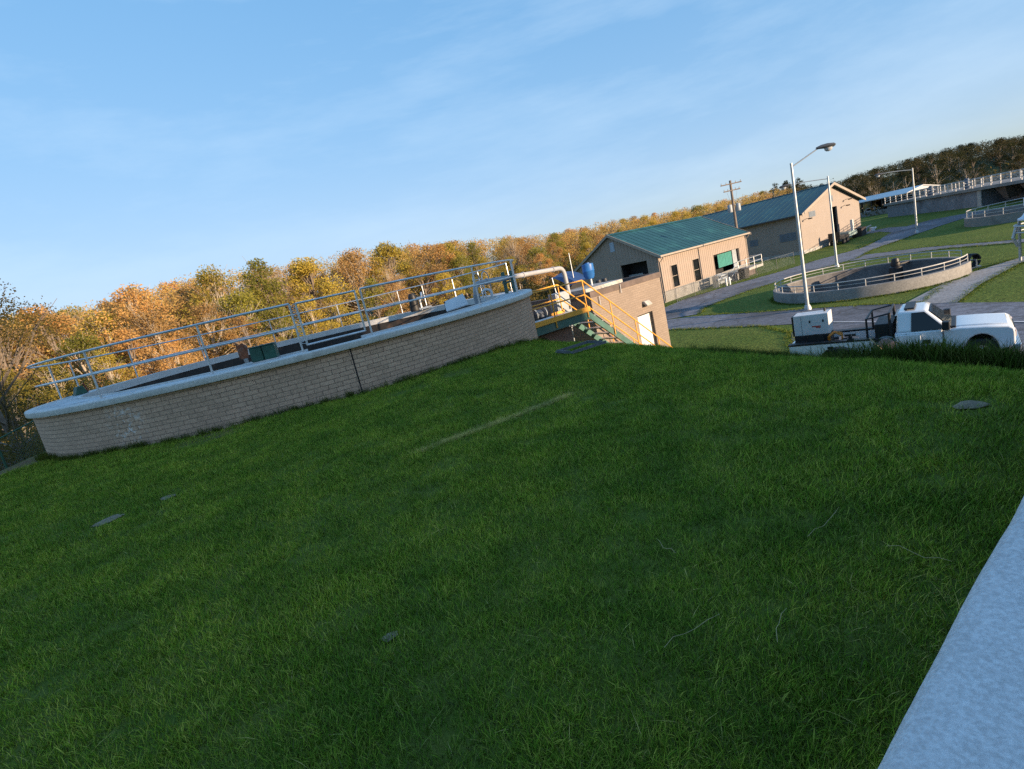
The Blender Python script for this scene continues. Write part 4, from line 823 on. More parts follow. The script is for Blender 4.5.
# open sided shed with white roof
zs=g1(81,105)
s5=thing('open_shed','long low open sided shed with a white roof behind the long concrete wall','shed',(79.5,118,zs),-94.9)
q=MB(); Ls=18; hh=-zs-1.75
q.prism([(0,hh),(0,hh+.15),(3,hh+.95),(6,hh+.15),(6,hh),(3,hh+.8)],'x',-.6,Ls); q.build('roof',M['whitem'],s5)
for x in (.2,3.6,7.0,10.4,13.8,17.4):
    for y in (.3,5.7): q=MB(); q.box(x-.13,x+.13,y-.13,y+.13,-.6,hh-.0); q.build('post',M['black'],s5)
q=MB(); q.box(0,Ls-.5,5.4,5.6,-.5,hh-.3); q.build('back_wall',M['dark'],s5)
q=MB(); q.box(-.3,Ls,-.3,.0,-.7,.9); q.build('front_wall',M['conc'],s5)
q=MB(); q.prism([(.5,hh+.2),(5.5,hh+.2),(3,hh+.8)],'x',Ls-.2,Ls-.1); q.build('gable_end',M['whitem'],s5)
b_=thing('parked_car','pale parked car half hidden under the open white roofed shed','car',loc((79.5,118,zs),-94.9,3.5,2.6,.0),-94.9)
q=MB(); q.prism([(-2.2,.35),(2.2,.35),(2.25,.85),(1.3,.98),(.6,1.45),(-1.1,1.48),(-1.9,1.0),(-2.25,.9)],'y',-.85,.85); q.build('body',M['whitem'],b_,bevel=.06)
for x in (-1.4,1.4): q=MB(); q.cyl((x,-.9,.33),(x,-.65,.33),.33); q.cyl((x,.65,.33),(x,.9,.33),.33); q.build('wheel',M['rubber'],b_)
q=MB(); q.prism([(-1.0,1.0),(.9,1.0),(.5,1.38),(-.9,1.4)],'y',-.865,.865); q.build('window',M['glass'],b_)
# white hooded tank on a frame at the right edge
hb=(30.25,29.2,-5.6)
h_=thing('hooded_tank','white capped steel tank with flared hood on a pipe frame at the right edge','tank',hb)
q=MB(); q.lathe([(0,3.5),(.55,3.5),(.85,3.42),(.85,3.0),(.72,2.95),(.72,2.8),(.95,2.45),(1.12,2.35),(1.12,2.28),(.6,2.28),(0,2.28)],n=32,closed_prof=False); q.build('hood',mat('pale_blue_white_metal',(.60,.68,.78),.4,var=.08),h_,smooth=True)
q=MB(); q.lathe([(0,.4),(.55,.5),(.8,1.2),(.8,2.28)],n=28,closed_prof=False); q.build('body',M['grey'],h_,smooth=True)
q=MB()
for a in (45,135,225,315): q.cyl((1.05*math.cos(R(a)),1.05*math.sin(R(a)),-.1),(1.05*math.cos(R(a)),1.05*math.sin(R(a)),2.3),.07,n=10)
q.build('leg',M['lampgrey'],h_,smooth=True)
q=MB(); arc(q,1.25,2.0,0,359,.05,40); arc(q,1.25,1.65,0,359,.04,40); q.tube([(-1.2,-.3,1.9),(-1.2,-.3,0)],.08,8); q.tube([(-1.0,.6,2.1),(-1.25,.6,1.4),(-1.0,.6,.9)],.08,8); q.build('pipework',M['lampgrey'],h_,smooth=True)

# ------------------------------------------------------------------ white utility pickup (local x forward, near side is -y)
TRL=(13.40,17.2,-5.73); TRZ=-41.3
def tx(x): return -.5+(x+.5)*.785 if x>-.5 else -.5+(x+.5)*1.2
tr=thing('pickup_truck','white single cab utility pickup parked below the grassy bank, tools in its bed','truck',TRL,TRZ)
def arch(cx,cz,r,n=10): return [(cx+r*math.cos(math.pi*i/n),cz+r*math.sin(math.pi*i/n)) for i in range(n+1)]
q=MB(); P=[(1.02,.52),(1.02,1.16),(1.55,1.21),(2.3,1.19),(2.92,1.15),(3.07,1.08),(3.10,.95),(3.10,.55)]+arch(2.14,.45,.52)[0:11]+[]
q.prism(P,'y',-.99,.99); fb=q.build('front_body',M['truck'],tr,smooth=True,bevel=.045,seg=3)
q=MB(); q.prism([(1.25,1.2),(1.6,1.24),(2.3,1.225),(2.94,1.175),(2.94,1.08),(1.25,1.1)],'y',-.72,.72); q.build('hood',M['truck'],tr,smooth=True,bevel=.03,seg=3)
q=MB(); q.prism([(-.52,.48),(-.52,1.19),(1.0,1.19),(1.0,.48)],'y',-.985,.985); q.build('cab_lower',M['truck'],tr,smooth=True,bevel=.03,seg=3)
xb=(-.5,1.28); xt=(-.42,.52); wb=.93; wt=.74; zb,zt_=1.185,1.83
q=MB(); q.add([(xb[0],-wb,zb),(xb[1],-wb,zb),(xb[1],wb,zb),(xb[0],wb,zb),(xt[0],-wt,zt_),(xt[1],-wt,zt_),(xt[1],wt,zt_),(xt[0],wt,zt_)],[(3,2,1,0),(4,5,6,7),(0,1,5,4),(1,2,6,5),(2,3,7,6),(3,0,4,7)]); q.build('cab_roof',M['truck'],tr,smooth=True,bevel=.07,seg=4)
def lerp3(a,b,t): return tuple(a[i]+(b[i]-a[i])*t for i in range(3))
def pane(c0,c1,c2,c3,u0,u1,v0,v1,off,n_):
    def S(u,v): p=lerp3(lerp3(c0,c1,u),lerp3(c3,c2,u),v); return (p[0]+n_[0]*off,p[1]+n_[1]*off,p[2]+n_[2]*off)
    return [S(u0,v0),S(u1,v0),S(u1,v1),S(u0,v1)]
for sg in (-1,1):
    c0,c1,c2,c3=(xb[0],sg*wb,zb),(xb[1],sg*wb,zb),(xt[1],sg*wt,zt_),(xt[0],sg*wt,zt_)
    n_=(0,sg*.96,.28)
    A=[(.02-.0,1.22),(1.1,1.22),(.46,1.76),(.06,1.76)]
    def onside(x,z,o): f=(z-zb)/(zt_-zb); y=sg*(wb+(wt-wb)*f); return (x,y+n_[1]*o,z+n_[2]*o)
    q=MB(); V=[onside(x,z,.012) for x,z in A]+[onside(x,z,-.02) for x,z in A]; q.add(V,[(0,1,2,3),(7,6,5,4),(0,4,5,1),(1,5,6,2),(2,6,7,3),(3,7,4,0)]); q.build('side_window',M['glass'],tr)
    q=MB(); q.tube([onside(x,z,.014) for x,z in A],.014,6,closed=True); q.build('window_trim',M['black'],tr)
    q=MB(); q.box(1.0,1.24,sg*1.02-.1*(1),sg*1.02+.1,1.2,1.46); q.box(1.05,1.12,min(sg*.9,sg*1.0),max(sg*.9,sg*1.0),1.22,1.28); q.build('side_mirror',M['black'],tr,bevel=.03)
    q=MB(); q.box(-.16,-.15,sg*.992-.004,sg*.992+.004,.55,1.17); q.box(1.03,1.04,sg*.992-.004,sg*.992+.004,.55,1.17); q.box(-.15,1.03,sg*.992-.004,sg*.992+.004,.545,.555); d_=q.build('door_seam',M['black'],tr)
    q=MB(); q.box(.0,.2,sg*.998-.014,sg*.998+.014,1.03,1.07); q.build('door_handle',M['black'],tr,bevel=.006)
wsn=(.75,0,.66)
q=MB(); q.add([(xb[1]-.04+.02,-.80,zb+.05),(xb[1]-.04+.02,.80,zb+.05),(xt[1]+.09,.66,zt_-.07),(xt[1]+.09,-.66,zt_-.07)],[(0,1,2,3)]); q.v=[(x+.015,y,z+.015) for x,y,z in q.v]; q.build('windshield',M['glass'],tr)
q=MB(); q.box(1.18,1.42,-.8,.8,1.19,1.255); q.build('cowl',M['black'],tr,bevel=.02)
q=MB(); q.box(xb[0]-.012,xb[0]+.05,-.6,.6,1.3,1.7); q.build('rear_window',M['glass'],tr)
q=MB(); q.box(3.06,3.125,-.62,.62,.66,1.02); gr=q.build('grille',M['black'],tr,bevel=.01)
q=MB(); [(lambda q:(q.box(3.11,3.14,-.6,.6,z,z+.035),q.build('grille_bar',M['chrome'],gr)))(MB()) for z in (.72,.82,.92)]
for sg in (-1,1):
    q=MB(); q.box(2.93,3.125,min(sg*.64,sg*.97),max(sg*.64,sg*.97),.80,1.02); q.build('headlight',mat('headlight_lens',(.55,.45,.42),.1) if 'headlight_lens' not in bpy.data.materials else bpy.data.materials['headlight_lens'],tr,bevel=.03)
q=MB(); q.prism([(3.0,.38),(3.24,.42),(3.26,.6),(3.0,.62)],'y',-.99,.99); q.build('bumper',M['chrome'],tr,bevel=.03)
q=MB(); q.box(-3.1,2.9,-.75,.75,.35,.5); q.build('chassis',M['black'],tr)
q=MB(); q.box(-.2,.15,-.6,.6,1.86,1.91); q.build('light_bar',M['black'],tr,bevel=.015)
for x in (-1.85,2.14):
    for sg in (-1,1):
        q=MB(); q.lathe([(.22,-.11),(.36,-.12),(.4,-.08),(.4,.08),(.36,.12),(.22,.11)],n=32); q.v=[(x+a,sg*.86+c_,.4+b2) for a,b2,c_ in q.v]; w_=q.build('wheel',M['rubber'],tr,smooth=True)
        q=MB(); q.lathe([(0,.03),(.1,.05),(.14,.03),(.2,.05),(.225,.1),(.225,-.08),(0,-.08)],n=24,closed_prof=False); q.v=[(x+a,sg*(.86+c_),.4+b2) for a,b2,c_ in q.v]; q.build('rim',M['chrome'],w_,smooth=True)
# service bed
q=MB(); q.box(-3.15,-.6,-.72,.72,.62,.70); q.build('bed_floor',M['black'],tr)
for sg in (-1,1):
    y0,y1=(.74,1.0) if sg>0 else (-1.0,-.74)
    q=MB(); q.prism([(-3.12,.55),(-3.12,1.04),(-1.02,1.04),(-1.02,.55)]+arch(-1.85,.42,.5),'y',y0,y1); sb=q.build('side_box',M['truck'],tr,bevel=.015)
    q=MB(); q.box(-3.14,-.98,y0-.015,y1+.015,1.045,1.10); q.build('top_rail',M['black'],sb)
    q=MB(); ys=sg*1.004
    for x in (-2.55,-1.6): q.box(x-.004,x+.004,ys-.004,ys+.004,.6,1.0)
    q.box(-2.12,-1.98,ys-.008,ys+.008,.86,.94); q.build('latch',M['black'],sb)
q=MB(); q.box(-3.17,-3.1,-.72,.72,.62,1.0); q.build('tailgate',M['truck'],tr,bevel=.012)
q=MB(); q.box(-.98,-.56,-.72,.72,.71,1.5); q.build('bulkhead_cabinet',M['black'],tr,bevel=.02)
q=MB()
for y in (-.8,.8): q.cyl((-.62,y,1.05),(-.62,y,1.84),.035,n=8); q.tube([(-.62,y,1.84),(-1.15,y,1.72),(-1.15,y,1.05)],.03,8)
q.cyl((-.62,-.8,1.84),(-.62,.8,1.84),.035,n=8); q.cyl((-1.15,-.8,1.72),(-1.15,.8,1.72),.03,n=8); q.build('headache_rack',M['black'],tr,smooth=True)
[(lambda q:(q.box(-.97,-.56,-.99,-.76,z,z+.09),q.build('side_rail',M['black'],tr)))(MB()) for z in (.62,.80,.98)]
q=MB(); q.box(-.5,.32,-1.07,-1.0,.56,1.13); q.build('open_locker_door',M['truck'],tr,bevel=.012)
q=MB(); q.box(.36,.62,-1.0,-.99,.8,.92); q.build('door_badge',M['black'],tr)
# load
for k in [o for o in bpy.data.objects if o.type=='MESH' and (o.parent==tr or (o.parent and o.parent.parent==tr))]:
    xs=[v.co.x for v in k.data.vertices]; mid=sum(xs)/len(xs); sh=tx(mid)-mid
    for v in k.data.vertices: v.co.x=v.co.x+sh if k.name.startswith(('wheel','rim')) else tx(v.co.x)
def trk(x,y,z): return loc(TRL,TRZ,tx(x),y,z)
b_=thing('welding_generator','white boxy welding generator on a black skid at the back of the pickup bed','generator',trk(-2.62,-.05,.86),TRZ)
q=MB(); q.box(-.52,.62,-.34,.34,.0,.42); q.build('skid_base',M['black'],b_,bevel=.015)
q=MB(); q.box(-.5,.62,-.35,.35,.42,1.16); cs=q.build('casing',M['whitem'],b_,bevel=.02)
q=MB(); q.box(-.56,-.505,-.33,.33,.42,1.13); q.build('control_panel',M['black'],cs)
q=MB(); q.box(.08,.36,-.357,-.352,.70,.74); q.box(.20,.36,-.357,-.352,.66,.69); q.build('red_stripe',M['clearmark'],cs)
q=MB(); q.box(.0,.05,-.36,-.352,.86,.95); q.box(.42,.47,-.36,-.352,.86,.95); q.box(-.25,-.242,-.355,-.351,.45,1.12); q.build('latch',M['black'],cs)
q=MB(); q.cyl((.45,.1,1.16),(.45,.1,1.28),.035,n=10); q.build('exhaust',M['black'],cs)
b_=thing('hose_coil','orange air hose coiled in the pickup bed below the white generator','hose',trk(-1.95,-.5,.85),TRZ)
q=MB(); 
for k in range(6): q.tube([( .2*math.cos(a)*(1+.08*math.sin(3*a+k)),.05*k-.15+.03*math.sin(2*a),.28+.19*math.sin(a)+.03*math.sin(5*a+k)) for a in np.linspace(0,6.2,26)],.02,6)
q.build('coil',M['orange'],b_,smooth=True)
q=MB(); q.cyl((-.05,-.1,.28),(.1,-.1,.28),.05); q.build('hub',M['black'],b_)
b_=thing('cable_reel','brown welding cable wound on a black reel beside the orange hose in the pickup bed','cable reel',trk(-2.45,-.52,.82),TRZ)
q=MB(); 
for k in range(7): q.tube([(.19*math.cos(a),.035*k-.1,.26+.19*math.sin(a)) for a in np.linspace(0,6.1,22)],.021,6)
q.build('cable',mat('brown_cable',(.12,.05,.035),.6),b_,smooth=True)
q=MB(); q.lathe([(0,-.14),(.27,-.14),(.27,-.12),(.08,-.12),(.08,.14),(.27,.14),(.27,.16),(0,.16)],n=20,closed_prof=False); q.v=[(a,c_,.26+b2) for a,b2,c_ in q.v]; q.build('reel',M['black'],b_,smooth=True)
b_=thing('bench_vise','small dark bench vise bolted on the near bed side of the pickup','vise',trk(-1.55,-.87,1.10),TRZ)
q=MB(); q.box(-.1,.1,-.09,.09,0,.04); q.box(-.05,.05,-.07,.07,.04,.12); q.box(-.16,.02,-.06,.06,.12,.2); q.box(.05,.16,-.06,.06,.12,.2); q.build('vise_body',M['black'],b_,bevel=.008)
q=MB(); q.cyl((.16,0,.15),(.28,0,.15),.014); q.cyl((.27,-.09,.15),(.27,.09,.15),.009); q.build('screw',M['steel'],b_)
b_=thing('hand_shovel','long pale wooden tool handle leaning against the side of the pickup bed','shovel',trk(-.85,-1.12,0.02),TRZ)
q=MB(); q.tube([(-.28,.04,1.12),(.32,-.15,.4)],.02,8); q.build('handle',mat('pale_wood',(.5,.38,.22),.7),b_,smooth=True)
q=MB(); q.add([(.28,-.22,.45),(.40,-.08,.45),(.52,-.14,.1),(.40,-.28,.1),(.29,-.23,.46),(.41,-.09,.46),(.53,-.15,.11),(.41,-.29,.11)],[(0,1,2,3),(7,6,5,4),(0,4,5,1),(1,5,6,2),(2,6,7,3),(3,7,4,0)]); q.build('blade',M['steel'],b_)
b_=thing('hose_drum','pinkish hose drum mounted low between the pickup cab and bed','hose drum',trk(-.72,-1.06,.62),TRZ)
q=MB(); q.lathe([(.06,-.09),(.24,-.07),(.24,.07),(.06,.09)],n=24); q.v=[(a,c_,b2+.22) for a,b2,c_ in q.v]; q.build('coil',mat('pink_hose',(.33,.22,.20),.7),b_,smooth=True)
q=MB(); q.lathe([(0,-.1),(.3,-.1),(.3,-.085),(0,-.085)],n=24,closed_prof=False); q.v=[(a,c_+.2,b2+.22) for a,b2,c_ in q.v]; q.build('flange',M['grey'],b_,smooth=True)
# ------------------------------------------------------------------ woods
def leafmat(name,c1,c2):
    m,nt,b=nodes(name); nt.nodes.remove(b); oi=nt.nodes.new('ShaderNodeObjectInfo'); at=N(nt,'ShaderNodeAttribute',attribute_name='leafv'); at.attribute_type='GEOMETRY'
    c=mix(nt,at.outputs['Fac'],c1,c2); c=mix(nt,1,c,mix(nt,oi.outputs['Random'],(.72,.74,.78),(1.28,1.22,1.15)),'MULTIPLY')
    d=nt.nodes.new('ShaderNodeBsdfDiffuse'); t=nt.nodes.new('ShaderNodeBsdfTranslucent'); ms=nt.nodes.new('ShaderNodeMixShader'); ms.inputs[0].default_value=.5
    nt.links.new(c,d.inputs[0]); nt.links.new(c,t.inputs[0]); nt.links.new(d.outputs[0],ms.inputs[1]); nt.links.new(t.outputs[0],ms.inputs[2])
    out=[n for n in nt.nodes if n.type=='OUTPUT_MATERIAL'][0]; nt.links.new(ms.outputs[0],out.inputs[0]); return m
LM={'orange':leafmat('budding_orange_leaf',(.45,.265,.10),(.58,.37,.14)),'yellow':leafmat('spring_yellow_leaf',(.38,.30,.06),(.52,.42,.09)),
    'brown':leafmat('bare_brown_twig',(.36,.245,.13),(.48,.34,.18)),'green':leafmat('spring_green_leaf',(.19,.19,.04),(.29,.275,.06)),'dark':leafmat('dark_leaf',(.028,.038,.018),(.055,.060,.026)),'olive':leafmat('shaded_olive_leaf',(.06,.058,.024),(.11,.092,.04)),'near':leafmat('olive_leaf',(.12,.10,.03),(.26,.19,.06))}  # dark and hillside olive are lowered: the hill's shade is in these colours
def leaves(centers,radii,counts,size,flat=.8):
    V=[];n=0;S=[]
    for c,r,k in zip(centers,radii,counts):
        p=RNG.normal(0,1,(k,3)); p/=np.linalg.norm(p,axis=1)[:,None]; p*=(RNG.uniform(.15,1,(k,1))**.5)*r; p[:,2]*=flat; p+=c; V.append(p); S.append(np.full(k,RNG.uniform(0,1)))
    P=np.concatenate(V); s=np.concatenate(S); n=len(P)
    a=RNG.normal(0,1,(n,3)); a/=np.linalg.norm(a,axis=1)[:,None]; b=RNG.normal(0,1,(n,3)); b-=a*(a*b).sum(1)[:,None]; b/=np.linalg.norm(b,axis=1)[:,None]
    z=size*RNG.uniform(.55,1.3,(n,1)); A=a*z;B_=b*z*.62
    Q=np.stack([P-A,P-B_*.9+A*.1,P+A,P+B_],1).reshape(-1,3); return Q,np.clip(s+RNG.normal(0,.22,n),0,1)
def leafmesh(name,Q,s,m):
    n=len(Q)//4; me=bpy.data.meshes.new(name); me.vertices.add(4*n); me.vertices.foreach_set('co',Q.ravel()); me.loops.add(4*n); me.loops.foreach_set('vertex_index',np.arange(4*n,dtype=np.int32)); me.polygons.add(n); me.polygons.foreach_set('loop_start',np.arange(0,4*n,4,dtype=np.int32)); me.update(calc_edges=True)
    at=me.attributes.new('leafv','FLOAT','POINT'); at.data.foreach_set('value',np.repeat(s,4).astype(np.float32)); me.materials.append(m); return me
def crown(seed,h,w,base,nl,size,sparse=1.0,top=.5):
    """clump centres of a broadleaf crown of height h, half width w, starting at base"""
    g=np.random.default_rng(seed); C=[];Rr=[];K=[]
    m=34
    for i in range(m):
        zf=g.uniform(0,1); prof=math.sin(math.pi*min(1,(zf*.86+.14)))**.65*(1.0 if zf<top else 1-.55*(zf-top)/(1-top)); a=g.uniform(0,6.28); rad=w*prof*math.sqrt(g.uniform(.1,1)); rc=w*g.uniform(.20,.40)
        C.append((rad*math.cos(a),rad*math.sin(a),base+(h-base-rc*.4)*zf)); Rr.append(rc); K.append(int(nl/m*g.uniform(.5,1.5)*sparse))
    return C,Rr,K
def make_tree(kind,seed,h,w,base,nl,size,bark,label,cat,group,sparse=1.0):
    t=thing('broadleaf_tree',label,cat,(0,0,0),0,group); g=random.Random(seed)
    C,Rr,K=crown(seed,h,w,base,nl,size,sparse); q=MB(); lean=(g.uniform(-.4,.4),g.uniform(-.4,.4))
    q.tube([(0,0,-.6),(lean[0]*.3,lean[1]*.3,base*.6),(lean[0],lean[1],h*.55),(lean[0]*1.4,lean[1]*1.4,h*.9)],[.02*h,.016*h,.009*h,.002*h],7)
    for c in C[:26]:
        z0=min(max(base*.5,c[2]*.62),h*.8); f=z0/h; s=(lean[0]*min(1.4,f*1.8),lean[1]*min(1.4,f*1.8),z0); mid=((s[0]+c[0])*.5+g.uniform(-.2,.2),(s[1]+c[1])*.5+g.uniform(-.2,.2),(s[2]+c[2])*.5-.1)
        q.tube([s,mid,c],[.006*h,.004*h,.0015*h],5)
        for k in range(3):
            e=(c[0]+g.uniform(-1,1)*w*.3,c[1]+g.uniform(-1,1)*w*.3,c[2]+g.uniform(.1,1)*w*.3); q.tube([mid,e],[.0025*h,.0008*h],4)
    q.build('trunk',bark,t)
    Q,s=leaves(C,Rr,K,size); me=leafmesh('crown',Q,s,LM[kind]); o=bpy.data.objects.new('crown',me); COL.objects.link(o); o.parent=t
    return t
SKY=[(-60,.118),(-40.2,.102),(-36.9,.095),(-32.8,.098),(-26.4,.114),(-17.8,.099),(-12.9,.104),(-6,.090),(2.1,.070),(8.3,.054),(12.4,.054),(17.2,.046),(21.9,.043),(27.2,.039),(29.7,.037),(32.7,.026),(34.9,.031),(37.6,.034),(40.8,.035),(45,.028),(60,.03)]
skt=lambda h: float(np.interp(h,[a for a,_ in SKY],[b for _,b in SKY]))
BARKS=[M['bark'],M['barkpale']]
TYPES={'orange':('orange brown budding tree in the sunlit wood beyond the round brick tank','orange budding trees of the sunlit wood'),
 'yellow':('yellow green leafing tree in the sunlit wood beyond the round brick tank','yellow green trees of the sunlit wood'),
 'brown':('nearly bare brown twiggy tree in the sunlit wood behind the tank and metal buildings','bare brown trees of the sunlit wood'),
 'green':('fresh green tree low in the sunlit wood behind the railing of the brick tank','fresh green trees of the sunlit wood'),
 'dark':('dark green tree on the shaded wooded hillside at the upper right','dark trees of the shaded hillside'),
 'olive':('dull brownish olive tree on the shaded wooded hillside at the upper right','olive trees of the shaded hillside')}
PROTO={}
for i,(k,nv) in enumerate((('orange',3),('yellow',2),('brown',2),('green',2),('dark',2),('olive',2))):
    for j in range(nv):
        tr_=make_tree(k,40+i*7+j,12,3.6+.5*j,1.6 if k in('green','dark') else 2.8,{'brown':4200,'orange':6500}.get(k,6500),.115 if k!='brown' else .085,BARKS[j%2],TYPES[k][0],'tree',TYPES[k][1])
        PROTO.setdefault(k,[]).append([tr_,False])
def put(kind,x,y,h,wf=1.0):
    z=g1(x,y)-.1; slot=PROTO[kind][rnd.randrange(len(PROTO[kind]))]; s=h/12; sc_=(s*wf,s*wf,s); rz=rnd.uniform(0,360)
    if not slot[1]: slot[1]=True; o=slot[0]; o.location=(x,y,z); o.rotation_euler=(0,0,R(rz)); o.scale=sc_
    else: o=dup(slot[0],(x,y,z),rz,sc_)
    return o
used=[]
def wood(h0,h1,n,r0f,depth,kinds,lo,hi,mind,wf=1.0,tries=60):
    c=0
    for _ in range(n*tries):
        if c>=n: break
        hd_=rnd.uniform(h0,h1); f=rnd.random(); r=r0f(hd_)+depth*f; x,y=r*math.sin(R(hd_)),r*math.cos(R(hd_))
        if any((x-a)**2+(y-b2)**2<mind*mind for a,b2 in used): continue
        used.append((x,y)); zg=g1(x,y); top=skt(hd_)*r
        frac=lo+(hi-lo)*f; h=(top-zg)*frac*rnd.uniform(.9,1.04) if f<.7 else (top-zg)*rnd.uniform(.93,1.06); h=max(4,min(19,h))
        put(rnd.choices([k for k,_ in kinds],[w for _,w in kinds])[0],x,y,h,wf*rnd.uniform(1.1,1.4)); c+=1
ws=lambda h: float(np.interp(h,[-60,-48,-25,-5,8,20,30,48],[40,52,62,86,102,126,152,155]))
wood(-50,8,46,lambda h: ws(h)+4,22,(('orange',3),('yellow',4),('brown',1.5),('green',4)),.62,.95,4.6)
wood(-50,8,62,lambda h: ws(h)+24,42,(('orange',6),('yellow',2.5),('brown',3),('green',.6)),.92,1.0,4.8)
wood(7,31,34,lambda h: ws(h)+4,45,(('orange',3),('yellow',3.5),('brown',3),('green',2)),.7,.95,5)
wood(7,31,42,lambda h: ws(h)+48,80,(('orange',5),('yellow',3.5),('brown',3.5),('green',1)),.9,1.0,5.5)
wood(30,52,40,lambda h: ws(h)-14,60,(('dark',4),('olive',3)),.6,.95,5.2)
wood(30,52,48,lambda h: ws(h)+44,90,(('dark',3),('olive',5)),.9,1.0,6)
# unseen trees added on the ridge behind the photographer to keep the bank shaded
for i in range(26):
    p=-75+i*3.5+rnd.uniform(-1,1); s_=-62+rnd.uniform(-7,7); put('green' if i%2 else 'brown',s_*-.819+p*.574,s_*.574+p*.819,rnd.uniform(6,9))  # added shade trees; their labels come from the copied wood trees
# nearest tree, left edge
lt=make_tree('near',91,9.3,4.4,.3,19000,.05,M['bark'],'olive brown tree with a thin twiggy top at the left edge, nearest of the trees','tree',None)
lt.location=(-20.2,22.3,g1(-20.2,22.3)); 
lt2=make_tree('near',95,6.0,3.0,.2,9000,.062,M['bark'],'low olive bush like tree beside the green fence at the left edge','tree',None); lt2.location=(-23.2,25.4,g1(-23.2,25.4))
# sparse dark trees standing above the skyline over the farther building
for (hd_,r,h,lab) in ((28.4,205,0,'thin dark skyline tree over the farther building, left of three'),(29.3,200,0,'thin dark skyline tree over the farther building, tallest of three'),(30.3,208,0,'thin dark skyline tree over the farther building, right of three')):
    x,y=r*math.sin(R(hd_)),r*math.cos(R(hd_)); o=make_tree('dark',int(hd_*10),(.046 if '..' not in lab else .05)*r-g1(x,y),2.4,4,900,.2,M['bark'],lab,'tree',None); o.location=(x,y,g1(x,y))
# undergrowth along the foot of the wood: one mass
n=26000; hd_=np.radians(RNG.uniform(-56,52,n)); r=np.interp(np.degrees(hd_),[-60,-48,-25,-5,8,20,30,48],[38,50,58,80,96,120,133,128])+RNG.exponential(11,n)
X,Y=r*np.sin(hd_),r*np.cos(hd_); k=RNG.uniform(size=n)<.55+.45*np.sin(X*.31)*np.sin(Y*.23+1); X,Y=X[k],Y[k]; Z_=gz(X,Y)+RNG.exponential(.75,len(X))
C=np.c_[X,Y,Z_]; Q,s=leaves(C,np.full(len(C),.45),np.full(len(C),3,int),.2); me=leafmesh('undergrowth',Q,s,leafmat('undergrowth_leaf',(.085,.075,.025),(.17,.125,.045))); o=bpy.data.objects.new('undergrowth',me); COL.objects.link(o); stuff(o,'tangled low brown and green undergrowth along the foot of the woods','undergrowth')
# the closed mass of crowns far behind the single trees
def mass(name,h0,h1,r0,depth,n,cols,label,lo=.25):
    hd_=RNG.uniform(h0,h1,n); f=RNG.uniform(size=n); r=np.interp(hd_,[-60,-48,-25,-5,8,20,30,48],[40,52,62,86,102,126,152,155])+r0+depth*f; X,Y=r*np.sin(np.radians(hd_)),r*np.cos(np.radians(hd_)); g=gz(X,Y)
    tp=np.interp(hd_,[a for a,_ in SKY],[b for _,b in SKY])*r; Z_=g+.5+(tp-g-1.2)*(RNG.uniform(lo,1,n)**.6)*RNG.uniform(.93,1.02,n)
    Q,s=leaves(np.c_[X,Y,Z_],RNG.uniform(.7,1.9,n),np.full(n,26,int),.16); me=leafmesh(name,Q,s,leafmat(name+'_leaf',*cols)); o=bpy.data.objects.new(name,me); COL.objects.link(o); stuff(o,label,'woodland')
mass('far_woodland',-52,30,22,70,5200,((.44,.27,.10),(.54,.41,.12)),'closed mass of orange and yellow crowns far behind the single trees')
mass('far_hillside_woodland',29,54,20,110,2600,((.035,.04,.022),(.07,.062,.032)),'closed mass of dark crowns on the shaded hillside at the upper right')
# pale dry reeds on the bank above the long concrete wall
n=5200; t_=RNG.uniform(size=n); X=80+t_*18+RNG.normal(0,1.2,n); Y=93-t_*13+RNG.normal(0,1.2,n); C=np.c_[X,Y,gz(X,Y)+RNG.uniform(.2,2.6,n)]; Q,s=leaves(C,np.full(n,.3),np.full(n,3,int),.2); me=leafmesh('dry_reeds',Q,s,leafmat('reed_leaf',(.16,.14,.08),(.25,.22,.13))); o=bpy.data.objects.new('dry_reeds',me); COL.objects.link(o); stuff(o,'band of pale dry reeds behind the railing of the long concrete wall','reeds')
# green vinyl fence at the left edge
gf=thing('vinyl_fence','green chain link fence on the drop beyond the left end of the brick tank','fence',(-15.6,16.4,g1(-15.6,16.4)))
pts=[(-14.6,18.6),(-16.4,17.2),(-18.4,15.9),(-20.6,14.8)]; L0=[Vector((x+15.6,y-16.4,g1(x,y)-g1(-15.6,16.4))) for x,y in pts]
for p in L0: q=MB(); q.cyl(p+Vector((0,0,-.3)),p+Vector((0,0,1.25)),.035,n=8); q.build('post',M['vinyl'],gf,smooth=True)
q=MB()
for a,b2 in zip(L0[:-1],L0[1:]):
    q.tube([a+Vector((0,0,1.22)),b2+Vector((0,0,1.22))],.025,6); n=26
    for i in range(n+1):
        for s2 in (1,-1):
            f0=i/n; f1=f0+s2*.42; z0,z1=.05,1.2
            if f1<0: z1=z0+(z1-z0)*(f0/(f0-f1)); f1=0
            if f1>1: z1=z0+(z1-z0)*((1-f0)/(f1-f0)); f1=1
            if abs(f1-f0)>1e-4: q.tube([a.lerp(b2,f0)+Vector((0,0,z0)),a.lerp(b2,f1)+Vector((0,0,z1))],.004,3)
q.build('wire_mesh',M['vinyl'],gf)

# ------------------------------------------------------------------ light, sky, camera
SUN_EL,SUN_HD=9.0,128.0
w=bpy.data.worlds.new('World'); sc.world=w; w.use_nodes=True; nt=w.node_tree; nt.nodes.clear()
out=nt.nodes.new('ShaderNodeOutputWorld'); bg=nt.nodes.new('ShaderNodeBackground'); sk=nt.nodes.new('ShaderNodeTexSky'); sk.sky_type='NISHITA'; sk.sun_disc=False
sk.sun_elevation=R(SUN_EL); sk.sun_rotation=R(SUN_HD); sk.air_density=1.0; sk.dust_density=.35; sk.ozone_density=1.2; sk.altitude=200
